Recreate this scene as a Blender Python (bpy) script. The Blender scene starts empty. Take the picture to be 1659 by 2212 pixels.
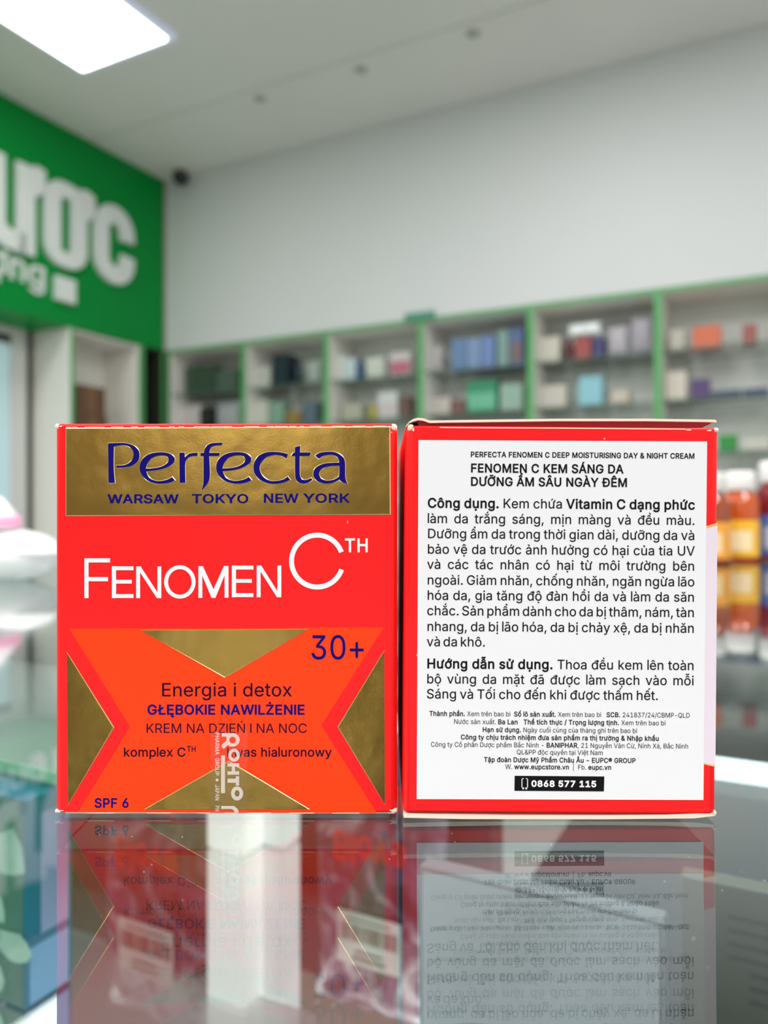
import bpy, bmesh, math, random
from mathutils import Vector, Matrix
from mathutils.geometry import delaunay_2d_cdt

random.seed(7)
SC = bpy.context.scene
COL = SC.collection
R = math.radians

# ------------------------------------------------------------------ measures (metres)
F, CX, CY = 1662.0, 829.5, 1106.0          # focal length and centre of the 1659 x 2212 picture
D1 = 0.1576                                 # distance to the face of the gold-banded carton
CAMH = 658.0 * D1 / F                       # lens height above the glass counter
D2 = CAMH * F / 667.0                       # distance to the face of the stickered carton
GZ = 0.950                                  # top of the glass counter
CAMZ = GZ + CAMH
PHI = R(27.4)                               # the shop is turned against the line of sight
U = Vector((math.sin(PHI), math.cos(PHI), 0))    # along the green wall, away from the lens
V = Vector((math.cos(PHI), -math.sin(PHI), 0))   # along the shelf wall, to the right
CORNER = Vector((-1.42, 5.005, 0))
CEIL = CAMZ + 2.15
CABTOP = CAMZ + 1.045                       # top of the wall cabinets

# ------------------------------------------------------------------ camera
cam = bpy.data.cameras.new('camera')
cam.sensor_fit = 'HORIZONTAL'
cam.sensor_width = 36.0
cam.lens = 36.0 * F / 1659.0
cam.clip_start = 0.01
cam.dof.use_dof = True
cam.dof.focus_distance = D1
cam.dof.aperture_fstop = 16.5
camo = bpy.data.objects.new('camera', cam)
camo.location = (0, 0, CAMZ)
camo.rotation_euler = (R(90), 0, 0)
COL.objects.link(camo)
SC.camera = camo

# ------------------------------------------------------------------ light and exposure
SC.view_settings.view_transform = 'Standard'
SC.view_settings.look = 'None'
SC.view_settings.gamma = 1.0
SC.view_settings.exposure = 0.0
SC.view_settings.use_curve_mapping = False
wd = bpy.data.worlds.new('daylight')
SC.world = wd
wd.use_nodes = True
wd.node_tree.nodes['Background'].inputs[0].default_value = (0.75, 0.87, 1.0, 1)
wd.node_tree.nodes['Background'].inputs[1].default_value = 0.6


def shop(s, t, z=0.0):
    """A point of the shop: s along the shelf wall, t out from it, z from the floor."""
    p = CORNER + V * s - U * t
    return Vector((p.x, p.y, z))


def area(name, loc, size, power, col=(1, 1, 1), rot=(0, 0, 0), size_y=None):
    l = bpy.data.lights.new(name, 'AREA')
    l.shape = 'RECTANGLE'
    l.size = size
    l.size_y = size_y or size
    l.energy = power
    l.color = col
    o = bpy.data.objects.new(name, l)
    o.location = loc
    o.rotation_euler = rot
    COL.objects.link(o)
    return o


LAMP = 27.0
for (s_, t_, k_) in ((2.85, 1.44, 0.65), (4.85, 1.44, 0.55), (0.85, 3.44, 1.0), (2.85, 3.44, 1.0), (4.85, 3.44, 1.5), (0.85, 5.44, 1.7), (2.85, 5.44, 1.7), (4.85, 5.44, 1.7)):
    area('ceiling_lamp', shop(s_, t_, CEIL - 0.03), 0.6, LAMP * k_, (1.0, 0.975, 0.985), (0, 0, -PHI))
# unseen lamp added behind the photographer, shaped to brighten the gold band's top
area('band_fill_light', shop(4.45, 6.9, 2.0), 0.8, 7.5, (0.97, 0.97, 1.0), (R(90), 0, -PHI), 1.4)

# ------------------------------------------------------------------ materials


def lin(c):
    return tuple((v / 255.0 / 12.92) if v / 255.0 <= 0.04045 else ((v / 255.0 + 0.055) / 1.055) ** 2.4 for v in c)


_M = {}


def mat(name, rgb, rough=0.5, metal=0.0, var=0.04, scale=8.0, bump=0.0, spec=0.5, emit=0.0, coat=0.0, trans=0.0):
    """Principled surface whose colour is gently broken up by object-space noise."""
    if name in _M:
        return _M[name]
    m = bpy.data.materials.new(name)
    m.use_nodes = True
    nt = m.node_tree
    b = nt.nodes['Principled BSDF']
    c = lin(rgb)
    b.inputs['Roughness'].default_value = rough
    b.inputs['Metallic'].default_value = metal
    b.inputs['Specular IOR Level'].default_value = spec
    b.inputs['Coat Weight'].default_value = coat
    b.inputs['Coat Roughness'].default_value = 0.12
    tc = nt.nodes.new('ShaderNodeTexCoord')
    nz = nt.nodes.new('ShaderNodeTexNoise')
    nz.inputs['Scale'].default_value = scale
    nz.inputs['Detail'].default_value = 4.0
    nt.links.new(tc.outputs['Object'], nz.inputs['Vector'])
    mx = nt.nodes.new('ShaderNodeMix')
    mx.data_type = 'RGBA'
    mx.inputs[6].default_value = (*[v * (1 - var) for v in c], 1)
    mx.inputs[7].default_value = (*[min(1, v * (1 + var)) for v in c], 1)
    nt.links.new(nz.outputs['Fac'], mx.inputs[0])
    nt.links.new(mx.outputs[2], b.inputs['Base Color'])
    if bump:
        bp = nt.nodes.new('ShaderNodeBump')
        bp.inputs['Strength'].default_value = bump
        bp.inputs['Distance'].default_value = 0.002
        nt.links.new(nz.outputs['Fac'], bp.inputs['Height'])
        nt.links.new(bp.outputs['Normal'], b.inputs['Normal'])
    if emit:
        b.inputs['Emission Color'].default_value = (*c, 1)
        b.inputs['Emission Strength'].default_value = emit
    if trans:
        out = nt.nodes['Material Output']
        tr = nt.nodes.new('ShaderNodeBsdfTransparent')
        ms = nt.nodes.new('ShaderNodeMixShader')
        ms.inputs[0].default_value = trans
        nt.links.new(b.outputs[0], ms.inputs[1])
        nt.links.new(tr.outputs[0], ms.inputs[2])
        nt.links.new(ms.outputs[0], out.inputs[0])
    _M[name] = m
    return m


def glass(name, tint, base=0.042, rough=0.0, power=4.4, haze=0.0):
    """Flat pane: straight-through transparency with an angle-dependent mirror on top."""
    if name in _M:
        return _M[name]
    m = bpy.data.materials.new(name)
    m.use_nodes = True
    nt = m.node_tree
    nt.nodes.remove(nt.nodes['Principled BSDF'])
    out = nt.nodes['Material Output']
    lw = nt.nodes.new('ShaderNodeLayerWeight')
    lw.inputs['Blend'].default_value = 0.5
    pw = nt.nodes.new('ShaderNodeMath')
    pw.operation = 'POWER'
    pw.inputs[1].default_value = power
    nt.links.new(lw.outputs['Facing'], pw.inputs[0])
    ma = nt.nodes.new('ShaderNodeMath')
    ma.operation = 'MULTIPLY_ADD'
    ma.inputs[1].default_value = 1.0 - base
    ma.inputs[2].default_value = base
    nt.links.new(pw.outputs[0], ma.inputs[0])
    tr = nt.nodes.new('ShaderNodeBsdfTransparent')
    tr.inputs[0].default_value = (*tint, 1)
    gl = nt.nodes.new('ShaderNodeBsdfGlossy')
    gl.inputs['Color'].default_value = (0.97, 0.99, 0.98, 1)
    gl.inputs['Roughness'].default_value = rough
    ms = nt.nodes.new('ShaderNodeMixShader')
    nt.links.new(ma.outputs[0], ms.inputs[0])
    nt.links.new(tr.outputs[0], ms.inputs[1])
    nt.links.new(gl.outputs[0], ms.inputs[2])
    last = ms
    if haze:
        df = nt.nodes.new('ShaderNodeBsdfDiffuse')
        df.inputs[0].default_value = (0.6, 0.66, 0.66, 1)
        m2 = nt.nodes.new('ShaderNodeMixShader')
        m2.inputs[0].default_value = haze
        nt.links.new(ms.outputs[0], m2.inputs[1])
        nt.links.new(df.outputs[0], m2.inputs[2])
        last = m2
    nt.links.new(last.outputs[0], out.inputs[0])
    _M[name] = m
    return m


# ------------------------------------------------------------------ mesh helpers


def link(o, parent=None):
    COL.objects.link(o)
    if parent is not None:
        o.parent = parent
    return o


class MB:
    """Collects boxes, prisms, lathes, tubes and loose faces; build() links them as ONE mesh object."""

    def __init__(self):
        self.v, self.f, self.sm = [], [], []

    def add(self, vs, fs, smooth=False):
        n = len(self.v)
        self.v += [tuple(p) for p in vs]
        self.f += [tuple(i + n for i in q) for q in fs]
        self.sm += [smooth] * len(fs)
        return self

    def box(self, x0, x1, y0, y1, z0, z1):
        vs = [(x, y, z) for x in (x0, x1) for y in (y0, y1) for z in (z0, z1)]
        return self.add(vs, [(0, 1, 3, 2), (4, 6, 7, 5), (0, 4, 5, 1), (2, 3, 7, 6), (0, 2, 6, 4), (1, 5, 7, 3)])

    def bevel_box(self, x0, x1, y0, y1, z0, z1, r, seg=3):
        bm = bmesh.new()
        bmesh.ops.create_cube(bm, size=1.0)
        for v in bm.verts:
            v.co = ((x0 + x1) / 2 + v.co.x * (x1 - x0), (y0 + y1) / 2 + v.co.y * (y1 - y0), (z0 + z1) / 2 + v.co.z * (z1 - z0))
        bmesh.ops.bevel(bm, geom=bm.edges[:], offset=r, segments=seg, profile=0.5, affect='EDGES')
        bm.verts.index_update()
        big = sorted((f.calc_area() for f in bm.faces), reverse=True)[5] * 0.99
        n = len(self.v)
        self.v += [tuple(v.co) for v in bm.verts]
        for f in bm.faces:
            self.f.append(tuple(v.index + n for v in f.verts))
            self.sm.append(f.calc_area() < big)
        bm.free()
        return self

    def sleeve(self, x0, x1, y0, y1, z0, z1, rv, rh):
        """Folded carton: upright corners rounded by rv, top and bottom folds by rh."""
        bm = bmesh.new()
        bmesh.ops.create_cube(bm, size=1.0)
        for v in bm.verts:
            v.co = ((x0 + x1) / 2 + v.co.x * (x1 - x0), (y0 + y1) / 2 + v.co.y * (y1 - y0), (z0 + z1) / 2 + v.co.z * (z1 - z0))
        up = [e for e in bm.edges if abs(e.verts[0].co.z - e.verts[1].co.z) > 1e-6]
        bmesh.ops.bevel(bm, geom=up, offset=rv, segments=4, profile=0.5, affect='EDGES')
        hz = [e for e in bm.edges if len(e.link_faces) == 2 and any(abs(f.normal.z) > 0.9 for f in e.link_faces) and any(abs(f.normal.z) < 0.1 for f in e.link_faces)]
        bmesh.ops.bevel(bm, geom=hz, offset=rh, segments=2, profile=0.5, affect='EDGES')
        bm.verts.index_update()
        big = sorted((f.calc_area() for f in bm.faces), reverse=True)[5] * 0.99
        n = len(self.v)
        self.v += [tuple(v.co) for v in bm.verts]
        for f in bm.faces:
            self.f.append(tuple(v.index + n for v in f.verts))
            self.sm.append(f.calc_area() < big)
        bm.free()
        return self

    def prism_xz(self, pts, y0, y1):
        """Polygon in x, z extruded from y0 to y1."""
        n = len(pts)
        vs = [(x, y0, z) for x, z in pts] + [(x, y1, z) for x, z in pts]
        fs = [tuple(range(n)), tuple(range(2 * n - 1, n - 1, -1))] + [(i, i + n, (i + 1) % n + n, (i + 1) % n) for i in range(n)]
        return self.add(vs, fs)

    def lathe(self, prof, cx=0, cy=0, seg=28):
        vs, fs = [], []
        for r, z in prof:
            for k in range(seg):
                a = 2 * math.pi * k / seg
                vs.append((cx + r * math.cos(a), cy + r * math.sin(a), z))
        m = len(prof)
        for i in range(m - 1):
            for k in range(seg):
                k2 = (k + 1) % seg
                fs.append((i * seg + k, i * seg + k2, (i + 1) * seg + k2, (i + 1) * seg + k))
        fs.append(tuple(range(seg - 1, -1, -1)))
        fs.append(tuple(range((m - 1) * seg, m * seg)))
        return self.add(vs, fs, True)

    def tube(self, p0, p1, r, seg=12):
        p0, p1 = Vector(p0), Vector(p1)
        d = (p1 - p0).normalized()
        a = d.orthogonal().normalized()
        b = d.cross(a)
        vs = []
        for p in (p0, p1):
            for k in range(seg):
                t = 2 * math.pi * k / seg
                vs.append(p + a * (r * math.cos(t)) + b * (r * math.sin(t)))
        fs = [(k, (k + 1) % seg, (k + 1) % seg + seg, k + seg) for k in range(seg)]
        fs += [tuple(range(seg - 1, -1, -1)), tuple(range(seg, 2 * seg))]
        return self.add(vs, fs, True)

    def pillow(self, w, h, th, nx=18, nz=14, z0=0.0, ex=2.6, crumple=0.0, cy=0.0):
        """A filled soft pack standing upright: width w along x, height h, thickness th."""
        rnd = random.Random(int(w * 1e5) + int(h * 1e5))
        for side in (-1, 1):
            vs, fs = [], []
            for j in range(nz + 1):
                for i in range(nx + 1):
                    a, b = 2 * i / nx - 1, 2 * j / nz - 1
                    k = max(0.0, (1 - abs(a) ** ex) * (1 - abs(b) ** ex)) ** 0.5
                    pin = 1 - 0.05 * (1 - abs(b) ** 2) * abs(a) ** 6
                    y = side * th / 2 * k
                    if crumple and 0 < i < nx and 0 < j < nz:
                        y += side * th * crumple * (rnd.random() - 0.5) * k
                    vs.append((a * w / 2 * pin, cy + y, z0 + (b + 1) * h / 2))
            for j in range(nz):
                for i in range(nx):
                    q = (j * (nx + 1) + i, j * (nx + 1) + i + 1, (j + 1) * (nx + 1) + i + 1, (j + 1) * (nx + 1) + i)
                    fs.append(q if side < 0 else q[::-1])
            self.add(vs, fs, True)
        return self

    def ellipsoid(self, c, r, seg=32, rings=16, bumps=0.0):
        rnd = random.Random(5)
        vs = [(c[0], c[1], c[2] - r[2])]
        for j in range(1, rings):
            b = -math.pi / 2 + math.pi * j / rings
            for k in range(seg):
                a = 2 * math.pi * k / seg
                q = 1 + bumps * (rnd.random() - 0.5)
                vs.append((c[0] + r[0] * q * math.cos(b) * math.cos(a), c[1] + r[1] * q * math.cos(b) * math.sin(a), c[2] + r[2] * q * math.sin(b)))
        vs.append((c[0], c[1], c[2] + r[2]))
        fs = [(0, 1 + (k + 1) % seg, 1 + k) for k in range(seg)]
        for j in range(rings - 2):
            for k in range(seg):
                p, n = 1 + j * seg + k, 1 + j * seg + (k + 1) % seg
                fs.append((p, n, n + seg, p + seg))
        t = len(vs) - 1
        fs += [(t, t - seg + k, t - seg + (k + 1) % seg) for k in range(seg)]
        return self.add(vs, fs, True)

    def build(self, name, m, parent=None, loc=None, rotz=None):
        me = bpy.data.meshes.new(name)
        me.from_pydata(self.v, [], self.f)
        me.polygons.foreach_set('use_smooth', self.sm)
        me.update()
        me.materials.append(m)
        o = bpy.data.objects.new(name, me)
        if loc is not None:
            o.location = loc
        if rotz is not None:
            o.rotation_euler = (0, 0, rotz)
        return link(o, parent)


def thing(name, label, cat, loc=(0, 0, 0), rotz=0.0, group=None):
    o = bpy.data.objects.new(name, None)
    o.empty_display_size = 0.05
    o.location = loc
    o.rotation_euler = (0, 0, rotz)
    COL.objects.link(o)
    return tag(o, label, cat, group)


def tag(o, label, cat, group=None):
    o['label'] = label
    o['category'] = cat
    if group:
        o['group'] = group
    return o


def struct(name, mb, m, label=None, loc=None, rotz=None):
    o = mb.build(name, m, None, loc, rotz)
    o['kind'] = 'structure'
    if label:
        o['label'] = label
        o['category'] = name.split('_')[0]
    return o


# ------------------------------------------------------------------ lettering
# One glyph per line: the character, its advance, its outlines (cap height 509).
GLYPHS = r'''
& 448 197,-7 161,-4 129,4 101,17 78,34 59,54 45,78 37,105 34,133 36,156 42,177 51,195 68,218 111,256 229,345 244,360 256,378 261,393 262,411 253,437 232,455 215,460 197,461 180,458 164,451 152,441 143,428 138,412 137,394 140,376 147,359 181,312 438,0 364,0 121,293 87,344 77,377 76,407 81,438 95,464 115,486 142,502 165,510 200,513 227,511 251,505 272,495 295,477 312,453 320,433 323,412 322,382 308,347 283,317 261,297 140,206 110,174 100,154 97,131 100,108 112,83 138,60 173,48 215,48 251,59 290,84 321,121 342,168 349,224 408,224 403,170 391,128 374,97 333,47 305,23 280,10 243,-2
+ 453 198,34 198,364 255,364 255,34;61,172 61,226 391,226 391,172
, 188 38,-119 68,71 137,71 84,-119
- 453 337,244 337,188 114,188 114,244
. 188 95,-4 78,-1 63,9 53,24 50,41 53,59 63,73 78,83 95,87 113,83 128,73 138,59 141,41 138,24 128,9 113,-1
/ 249 235,533 71,-76 14,-76 178,533
0 453 227,-7 187,-2 151,11 120,32 95,62 74,99 60,144 51,196 48,254 51,312 60,364 75,409 95,447 121,476 151,498 187,511 227,516 267,511 302,498 333,476 358,447 379,409 393,364 402,312 405,254 402,196 393,144 379,99 359,62 333,32 302,11 267,-2;227,50 253,53 276,63 297,80 313,103 327,133 336,168 342,208 344,254 342,300 336,341 327,376 313,405 297,429 276,446 253,456 227,460 200,456 177,446 157,429 140,405 127,376 117,341 111,300 109,254 111,208 117,168 127,133 140,103 157,80 177,63 200,53
1 453 76,0 76,55 391,55 391,0;276,509 276,0 212,0 212,448 86,358 86,427 198,509
2 453 64,0 64,47 282,282 311,327 320,366 315,403 297,432 283,443 262,454 224,460 184,453 153,433 134,402 127,362 66,362 71,405 81,433 98,459 118,480 143,496 172,508 203,514 236,515 268,511 297,501 337,474 356,453 370,428 381,382 380,351 373,324 357,290 322,241 153,60 153,57 389,57 389,0
3 453 218,-7 184,-4 152,2 123,14 98,30 76,50 60,74 49,101 44,132 109,132 117,102 134,78 159,62 191,52 226,50 262,56 292,70 311,88 325,116 329,152 322,184 304,212 281,230 251,242 212,247 157,248 157,299 288,448 288,452 70,452 70,509 372,509 372,461 211,278 211,289 251,290 276,286 318,271 352,246 371,222 387,186 393,145 387,103 380,84 365,58 344,36 327,23 299,8 277,1
4 453 40,105 40,158 247,509 311,509 109,163 413,163 413,105;282,0 282,318 343,318 343,0
5 453 221,-7 189,-4 159,3 131,16 108,32 88,53 73,76 64,102 60,130 122,130 127,108 135,94 145,80 163,66 184,56 202,51 229,50 250,53 270,61 288,72 302,87 314,104 322,124 327,146 324,193 314,221 297,244 275,262 248,273 218,277 186,274 150,261 128,246 67,253 96,509 366,509 366,452 151,452 134,301 172,323 209,332 255,332 294,321 328,301 360,267 379,231 389,190 391,151 385,117 374,85 350,49 318,21 289,6 257,-4
6 453 226,-7 182,-1 152,10 125,26 96,56 75,94 66,126 64,162 68,199 84,249 110,298 252,509 322,509 151,261 145,261 156,278 172,293 191,305 214,312 235,314 268,311 288,306 316,295 332,284 353,264 370,240 378,221 389,169 386,123 377,92 368,73 350,47 327,26 301,9 281,1 260,-4;226,48 248,50 267,56 284,66 299,79 320,114 327,157 326,180 320,201 299,235 284,248 267,258 248,263 226,265 205,263 186,258 168,248 153,235 132,201 125,158 132,114 153,79 168,66 186,56 205,50
7 453 97,0 323,452 62,452 62,509 391,509 391,449 165,0
8 453 226,-7 189,-4 156,3 126,16 101,33 80,54 64,78 55,106 52,135 59,181 81,220 113,249 132,259 153,265 153,267 127,277 105,293 93,308 79,333 73,351 70,380 73,408 82,434 101,464 137,493 184,511 226,516 269,511 315,493 350,464 370,434 379,408 382,380 379,351 373,333 359,308 347,293 326,277 300,267 300,265 321,259 339,249 372,220 393,181 401,135 398,106 388,78 373,54 352,33 326,16 296,3 263,-4;226,49 272,55 307,74 319,87 329,102 335,119 337,139 335,159 329,177 319,194 305,208 270,228 226,235 182,228 147,208 133,194 123,177 117,159 115,139 117,119 123,102 132,87 145,74 180,55;226,290 263,296 293,313 312,341 319,376 313,410 294,437 264,454 226,460 188,454 159,437 139,410 133,376 139,341 159,313 189,296
9 453 226,516 271,510 301,499 328,482 356,452 377,414 386,382 389,347 385,309 368,259 343,211 200,0 130,0 301,248 307,248 296,230 281,215 261,204 238,196 218,195 185,197 165,202 137,214 113,231 100,245 83,269 74,287 65,329 66,386 75,417 85,436 103,462 125,483 152,499 171,507 192,513;226,460 205,458 186,452 169,442 154,429 133,395 125,352 133,308 154,274 169,261 186,251 205,245 226,243 247,245 267,251 284,261 299,273 320,308 327,350 320,394 299,429 284,442 267,452 248,458
A 480 16,0 201,509 276,509 463,0 395,0 282,317 232,478 245,478 220,393 85,0;110,142 110,199 370,199 370,142
B 456 60,0 60,509 254,508 300,502 329,491 359,469 381,442 394,410 398,366 392,331 377,305 356,286 315,267 315,262 345,255 369,242 390,222 406,196 416,164 418,127 411,91 400,67 384,45 362,28 335,14 301,4 247,0;125,57 272,58 296,63 323,74 341,92 354,120 354,155 342,184 317,211 299,221 279,228 248,231 125,231;125,285 252,286 277,291 299,302 323,326 334,353 334,388 323,417 299,439 273,448 240,452 125,452
C 510 267,-7 220,-2 177,11 138,33 104,63 77,101 57,146 44,197 40,254 44,311 57,362 77,407 104,445 138,475 177,498 220,511 267,516 305,513 340,504 373,490 402,471 427,447 448,418 463,385 473,348 408,348 393,389 379,409 362,425 327,445 280,455 234,452 193,438 158,412 131,375 116,340 106,300 104,238 109,194 120,156 137,123 158,97 184,76 213,62 245,54 280,53 315,60 348,74 375,96 395,125 408,160 473,160 463,124 448,91 428,62 402,38 373,19 341,5 305,-4
D 502 219,0 96,0 96,57 215,57 258,60 307,75 346,101 374,138 384,160 394,198 399,270 391,325 379,361 361,391 338,415 320,428 287,442 249,450 93,452 93,509 261,507 294,501 339,485 377,461 409,430 433,391 451,345 461,275 458,199 446,149 433,119 417,92 398,68 376,48 337,24 291,8 256,2;125,509 125,0 60,0 60,509
E 419 60,0 60,509 372,509 372,452 125,452 125,286 355,286 355,229 125,229 125,57 375,57 375,0
F 410 60,0 60,509 369,509 369,452 125,452 125,278 346,278 346,221 125,221 125,0
G 520 269,-7 220,-2 176,11 137,33 104,64 77,101 57,146 44,197 40,254 44,311 57,362 77,407 103,445 136,475 175,498 218,511 265,516 304,513 340,504 374,489 403,469 429,445 449,416 465,384 474,349 408,349 390,388 369,416 342,437 310,450 272,456 232,452 202,443 174,426 150,404 125,364 112,327 105,285 105,223 112,181 125,145 151,105 184,76 203,66 235,56 257,53 290,54 336,67 374,93 396,123 410,160 415,202 434,199 283,199 283,256 478,256 478,185 471,141 457,103 436,69 409,41 365,13 326,0
H 517 60,0 60,509 125,509 125,289 392,289 392,509 457,509 457,0 392,0 392,232 125,232 125,0
I 300 31,0 31,57 118,57 118,452 31,452 31,509 269,509 269,452 183,452 183,57 269,57 269,0
J 396 185,-7 153,-4 111,9 86,23 66,43 50,67 39,95 34,128 33,173 98,173 98,134 104,104 116,81 142,59 166,51 204,51 228,59 248,74 262,96 271,134 272,509 336,509 336,145 330,95 313,55 283,23 259,9 232,-1
K 467 104,145 104,216 179,309 364,509 448,509 231,276 228,276;60,0 60,509 125,509 125,0;372,0 188,259 228,309 449,0
L 393 60,0 60,509 125,509 125,57 361,57 361,0
M 628 60,0 60,509 152,509 280,181 322,49 307,49 342,158 476,509 568,509 568,0 504,0 507,457 513,457 471,331 342,0 286,0 167,301 112,457 119,457 120,405 122,0
N 523 60,0 60,509 136,509 360,156 414,55 405,54 399,163 399,509 463,509 463,0 387,0 171,342 108,452 119,454 125,298 125,0
O 533 267,-7 220,-2 177,11 138,33 105,63 78,101 57,146 44,197 40,254 44,311 57,362 78,407 105,445 138,475 177,498 220,511 267,516 314,511 357,498 396,475 429,445 456,407 477,362 489,311 493,254 489,197 477,146 456,101 429,63 396,33 357,11 314,-2;267,53 300,56 330,66 358,82 383,105 403,133 418,168 427,208 430,254 427,300 418,341 403,376 383,404 358,427 330,443 300,453 267,456 234,453 203,443 175,426 151,404 131,375 116,340 107,300 103,254 107,208 116,168 131,133 151,105 175,82 203,66 234,56
P 445 60,0 60,509 263,507 301,500 332,487 366,462 379,447 394,420 407,370 406,315 390,265 366,233 342,213 322,202 276,189 235,186 109,186 109,242 252,243 284,250 308,264 330,288 343,326 343,369 330,407 318,423 303,435 268,449 242,452 125,452 125,0
Q 533 245,159 313,159 468,-48 401,-48;267,-7 220,-2 177,11 138,33 105,63 78,101 57,146 44,197 40,254 44,311 57,362 78,407 105,445 138,475 177,498 220,511 267,516 314,511 357,498 396,475 429,445 456,407 477,362 489,311 493,254 489,197 477,146 456,101 429,63 396,33 357,11 314,-2;267,53 300,56 330,66 358,82 383,105 403,133 418,168 427,208 430,254 427,300 418,341 403,376 383,404 358,427 330,443 300,453 267,456 234,453 203,443 175,426 151,404 131,375 116,340 107,300 103,254 107,208 116,168 131,133 151,105 175,82 203,66 234,56
R 449 60,0 60,509 264,507 301,501 342,483 373,457 385,442 399,415 409,363 405,309 395,280 385,263 359,234 323,213 277,200 236,198 96,198 96,255 243,255 284,262 309,273 327,290 339,312 344,338 344,374 336,399 319,425 298,440 277,447 252,451 125,452 125,0;353,0 230,229 303,229 428,0
S 447 224,-9 184,-6 149,1 118,14 91,31 70,52 54,77 43,105 38,137 104,137 113,104 132,79 160,61 201,51 249,51 286,60 316,78 336,102 345,126 345,151 338,171 321,190 278,212 168,244 116,267 78,298 65,316 57,337 52,372 55,403 65,431 87,463 110,482 148,502 191,513 227,516 263,513 296,505 326,493 351,476 371,456 387,433 397,406 401,378 337,378 326,412 302,437 286,447 257,456 209,458 167,448 150,439 132,423 120,403 116,387 116,363 121,347 139,326 164,311 202,296 305,266 336,252 359,238 383,214 398,191 406,163 408,139 405,109 396,81 381,55 360,34 333,16 302,2 265,-6
T 449 32,452 32,509 417,509 417,452 257,452 257,0 193,0 193,452
U 517 259,-8 203,-2 177,5 143,22 106,52 85,80 74,101 64,136 60,160 60,509 124,509 124,178 127,152 133,128 155,93 180,72 220,56 259,52 298,56 331,68 357,87 380,120 389,144 392,169 393,509 457,509 457,160 451,124 443,101 433,80 411,52 374,22 340,5 315,-2
V 480 204,0 16,509 84,509 200,185 248,31 235,31 256,103 395,509 463,509 278,0
W 686 155,0 16,509 82,509 170,171 197,40 189,40 208,133 306,509 380,509 470,165 497,40 488,40 506,126 603,509 670,509 530,0 455,0 363,339 336,475 350,475 331,377 230,0
X 474 18,0 217,284 217,236 29,509 104,509 201,365 243,292 232,292 259,341 374,509 446,509 259,239 259,287 456,0 382,0 271,161 230,231 244,231 221,189 91,0
Y 472 203,0 203,208 16,509 91,509 208,318 229,279 250,230 224,230 244,280 280,344 381,509 455,509 268,208 268,0
Z 438 42,0 42,46 306,431 341,476 348,454 40,452 40,509 397,509 397,462 138,87 97,33 90,54 399,57 399,0
a 389 160,-9 126,-5 94,5 74,17 52,38 37,66 31,90 31,123 38,150 47,166 63,183 100,203 138,213 244,228 265,235 272,240 275,251 271,288 259,308 244,320 220,329 196,331 165,327 136,315 115,298 100,274 41,291 52,315 67,335 85,351 111,367 141,378 171,383 199,384 233,381 269,370 296,353 319,327 331,298 337,251 337,0 277,0 277,52 272,52 252,25 226,6 197,-5;170,45 202,49 222,56 239,66 257,83 266,99 274,121 276,190 246,179 139,160 117,150 101,136 95,124 92,105 94,87 102,72 114,61 130,52
b 424 229,-8 198,-5 167,7 141,27 118,59 112,59 112,0 53,0 53,509 114,509 114,319 118,319 148,357 177,375 197,381 220,384 263,381 304,366 338,340 364,303 379,270 389,218 389,160 382,120 365,74 338,37 304,10 274,-2;220,47 245,49 267,57 285,70 301,88 313,109 321,133 328,189 321,245 313,269 301,290 286,307 267,319 245,327 220,330 195,327 174,320 155,307 140,291 128,271 120,247 113,189 120,132 128,107 140,86 156,70 174,57 196,49
c 396 207,-8 170,-5 137,6 107,23 82,46 62,74 46,108 37,146 34,187 37,230 46,268 62,302 82,330 107,353 137,371 170,381 207,384 260,377 305,356 324,341 340,322 353,301 362,277 303,262 292,286 276,306 253,321 230,328 189,329 173,325 151,315 134,300 119,281 108,258 99,224 96,197 98,160 106,126 115,102 134,76 151,61 173,51 207,46 239,50 268,64 289,85 304,117 363,102 354,78 341,56 325,37 306,21 285,9 261,-1
d 424 195,-8 161,-5 121,10 86,37 60,74 42,120 35,160 35,218 46,270 60,303 87,340 121,366 162,381 204,384 228,381 247,375 277,357 306,319 311,319 311,509 372,509 372,0 313,0 313,59 307,59 284,27 258,7 227,-5;205,47 229,49 250,57 269,70 284,86 296,107 305,132 312,189 305,247 296,271 284,291 269,307 251,320 229,327 205,330 179,327 157,319 139,307 124,290 112,269 103,245 96,189 103,133 112,109 124,88 139,70 158,57 180,49
e 404 212,-8 173,-5 149,1 117,16 90,38 68,64 51,96 40,132 34,172 35,215 42,254 55,290 74,320 97,346 125,365 157,378 193,384 228,383 266,374 294,361 319,341 341,315 357,282 366,252 371,207 371,169 75,169 75,221 338,221 310,202 305,246 291,282 268,309 237,326 205,330 173,326 146,313 120,288 106,263 98,234 97,157 102,130 110,106 123,86 139,70 158,58 179,50 224,47 254,53 275,64 294,84 306,105 365,91 357,70 345,51 311,19 266,-1
g 425 207,-151 159,-146 112,-130 77,-105 51,-69 101,-41 128,-72 145,-83 165,-92 192,-97 218,-97 239,-94 267,-85 282,-75 295,-62 307,-38 311,-6 311,68 306,68 287,41 267,24 247,13 220,6 184,5 152,10 122,22 95,39 73,62 61,80 46,112 39,136 35,163 34,206 39,246 46,271 60,304 80,332 112,361 141,375 173,383 196,384 242,378 277,357 308,319 313,319 313,379 372,379 372,-9 367,-54 360,-73 345,-97 324,-117 308,-127 261,-145;205,59 229,61 251,68 269,79 285,95 297,114 305,137 312,193 305,248 297,271 285,291 270,308 251,320 230,327 205,330 180,327 158,320 139,307 124,290 112,270 103,246 96,193 103,138 112,115 124,96 140,80 158,68 180,61
h 410 114,227 114,0 53,0 53,509 114,509 114,287 102,287 118,322 137,349 160,367 187,379 217,384 255,382 288,372 315,354 332,336 345,313 356,264 357,0 296,0 296,246 287,283 267,310 246,323 220,329 190,327 161,317 141,303 126,283 117,257
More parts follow.
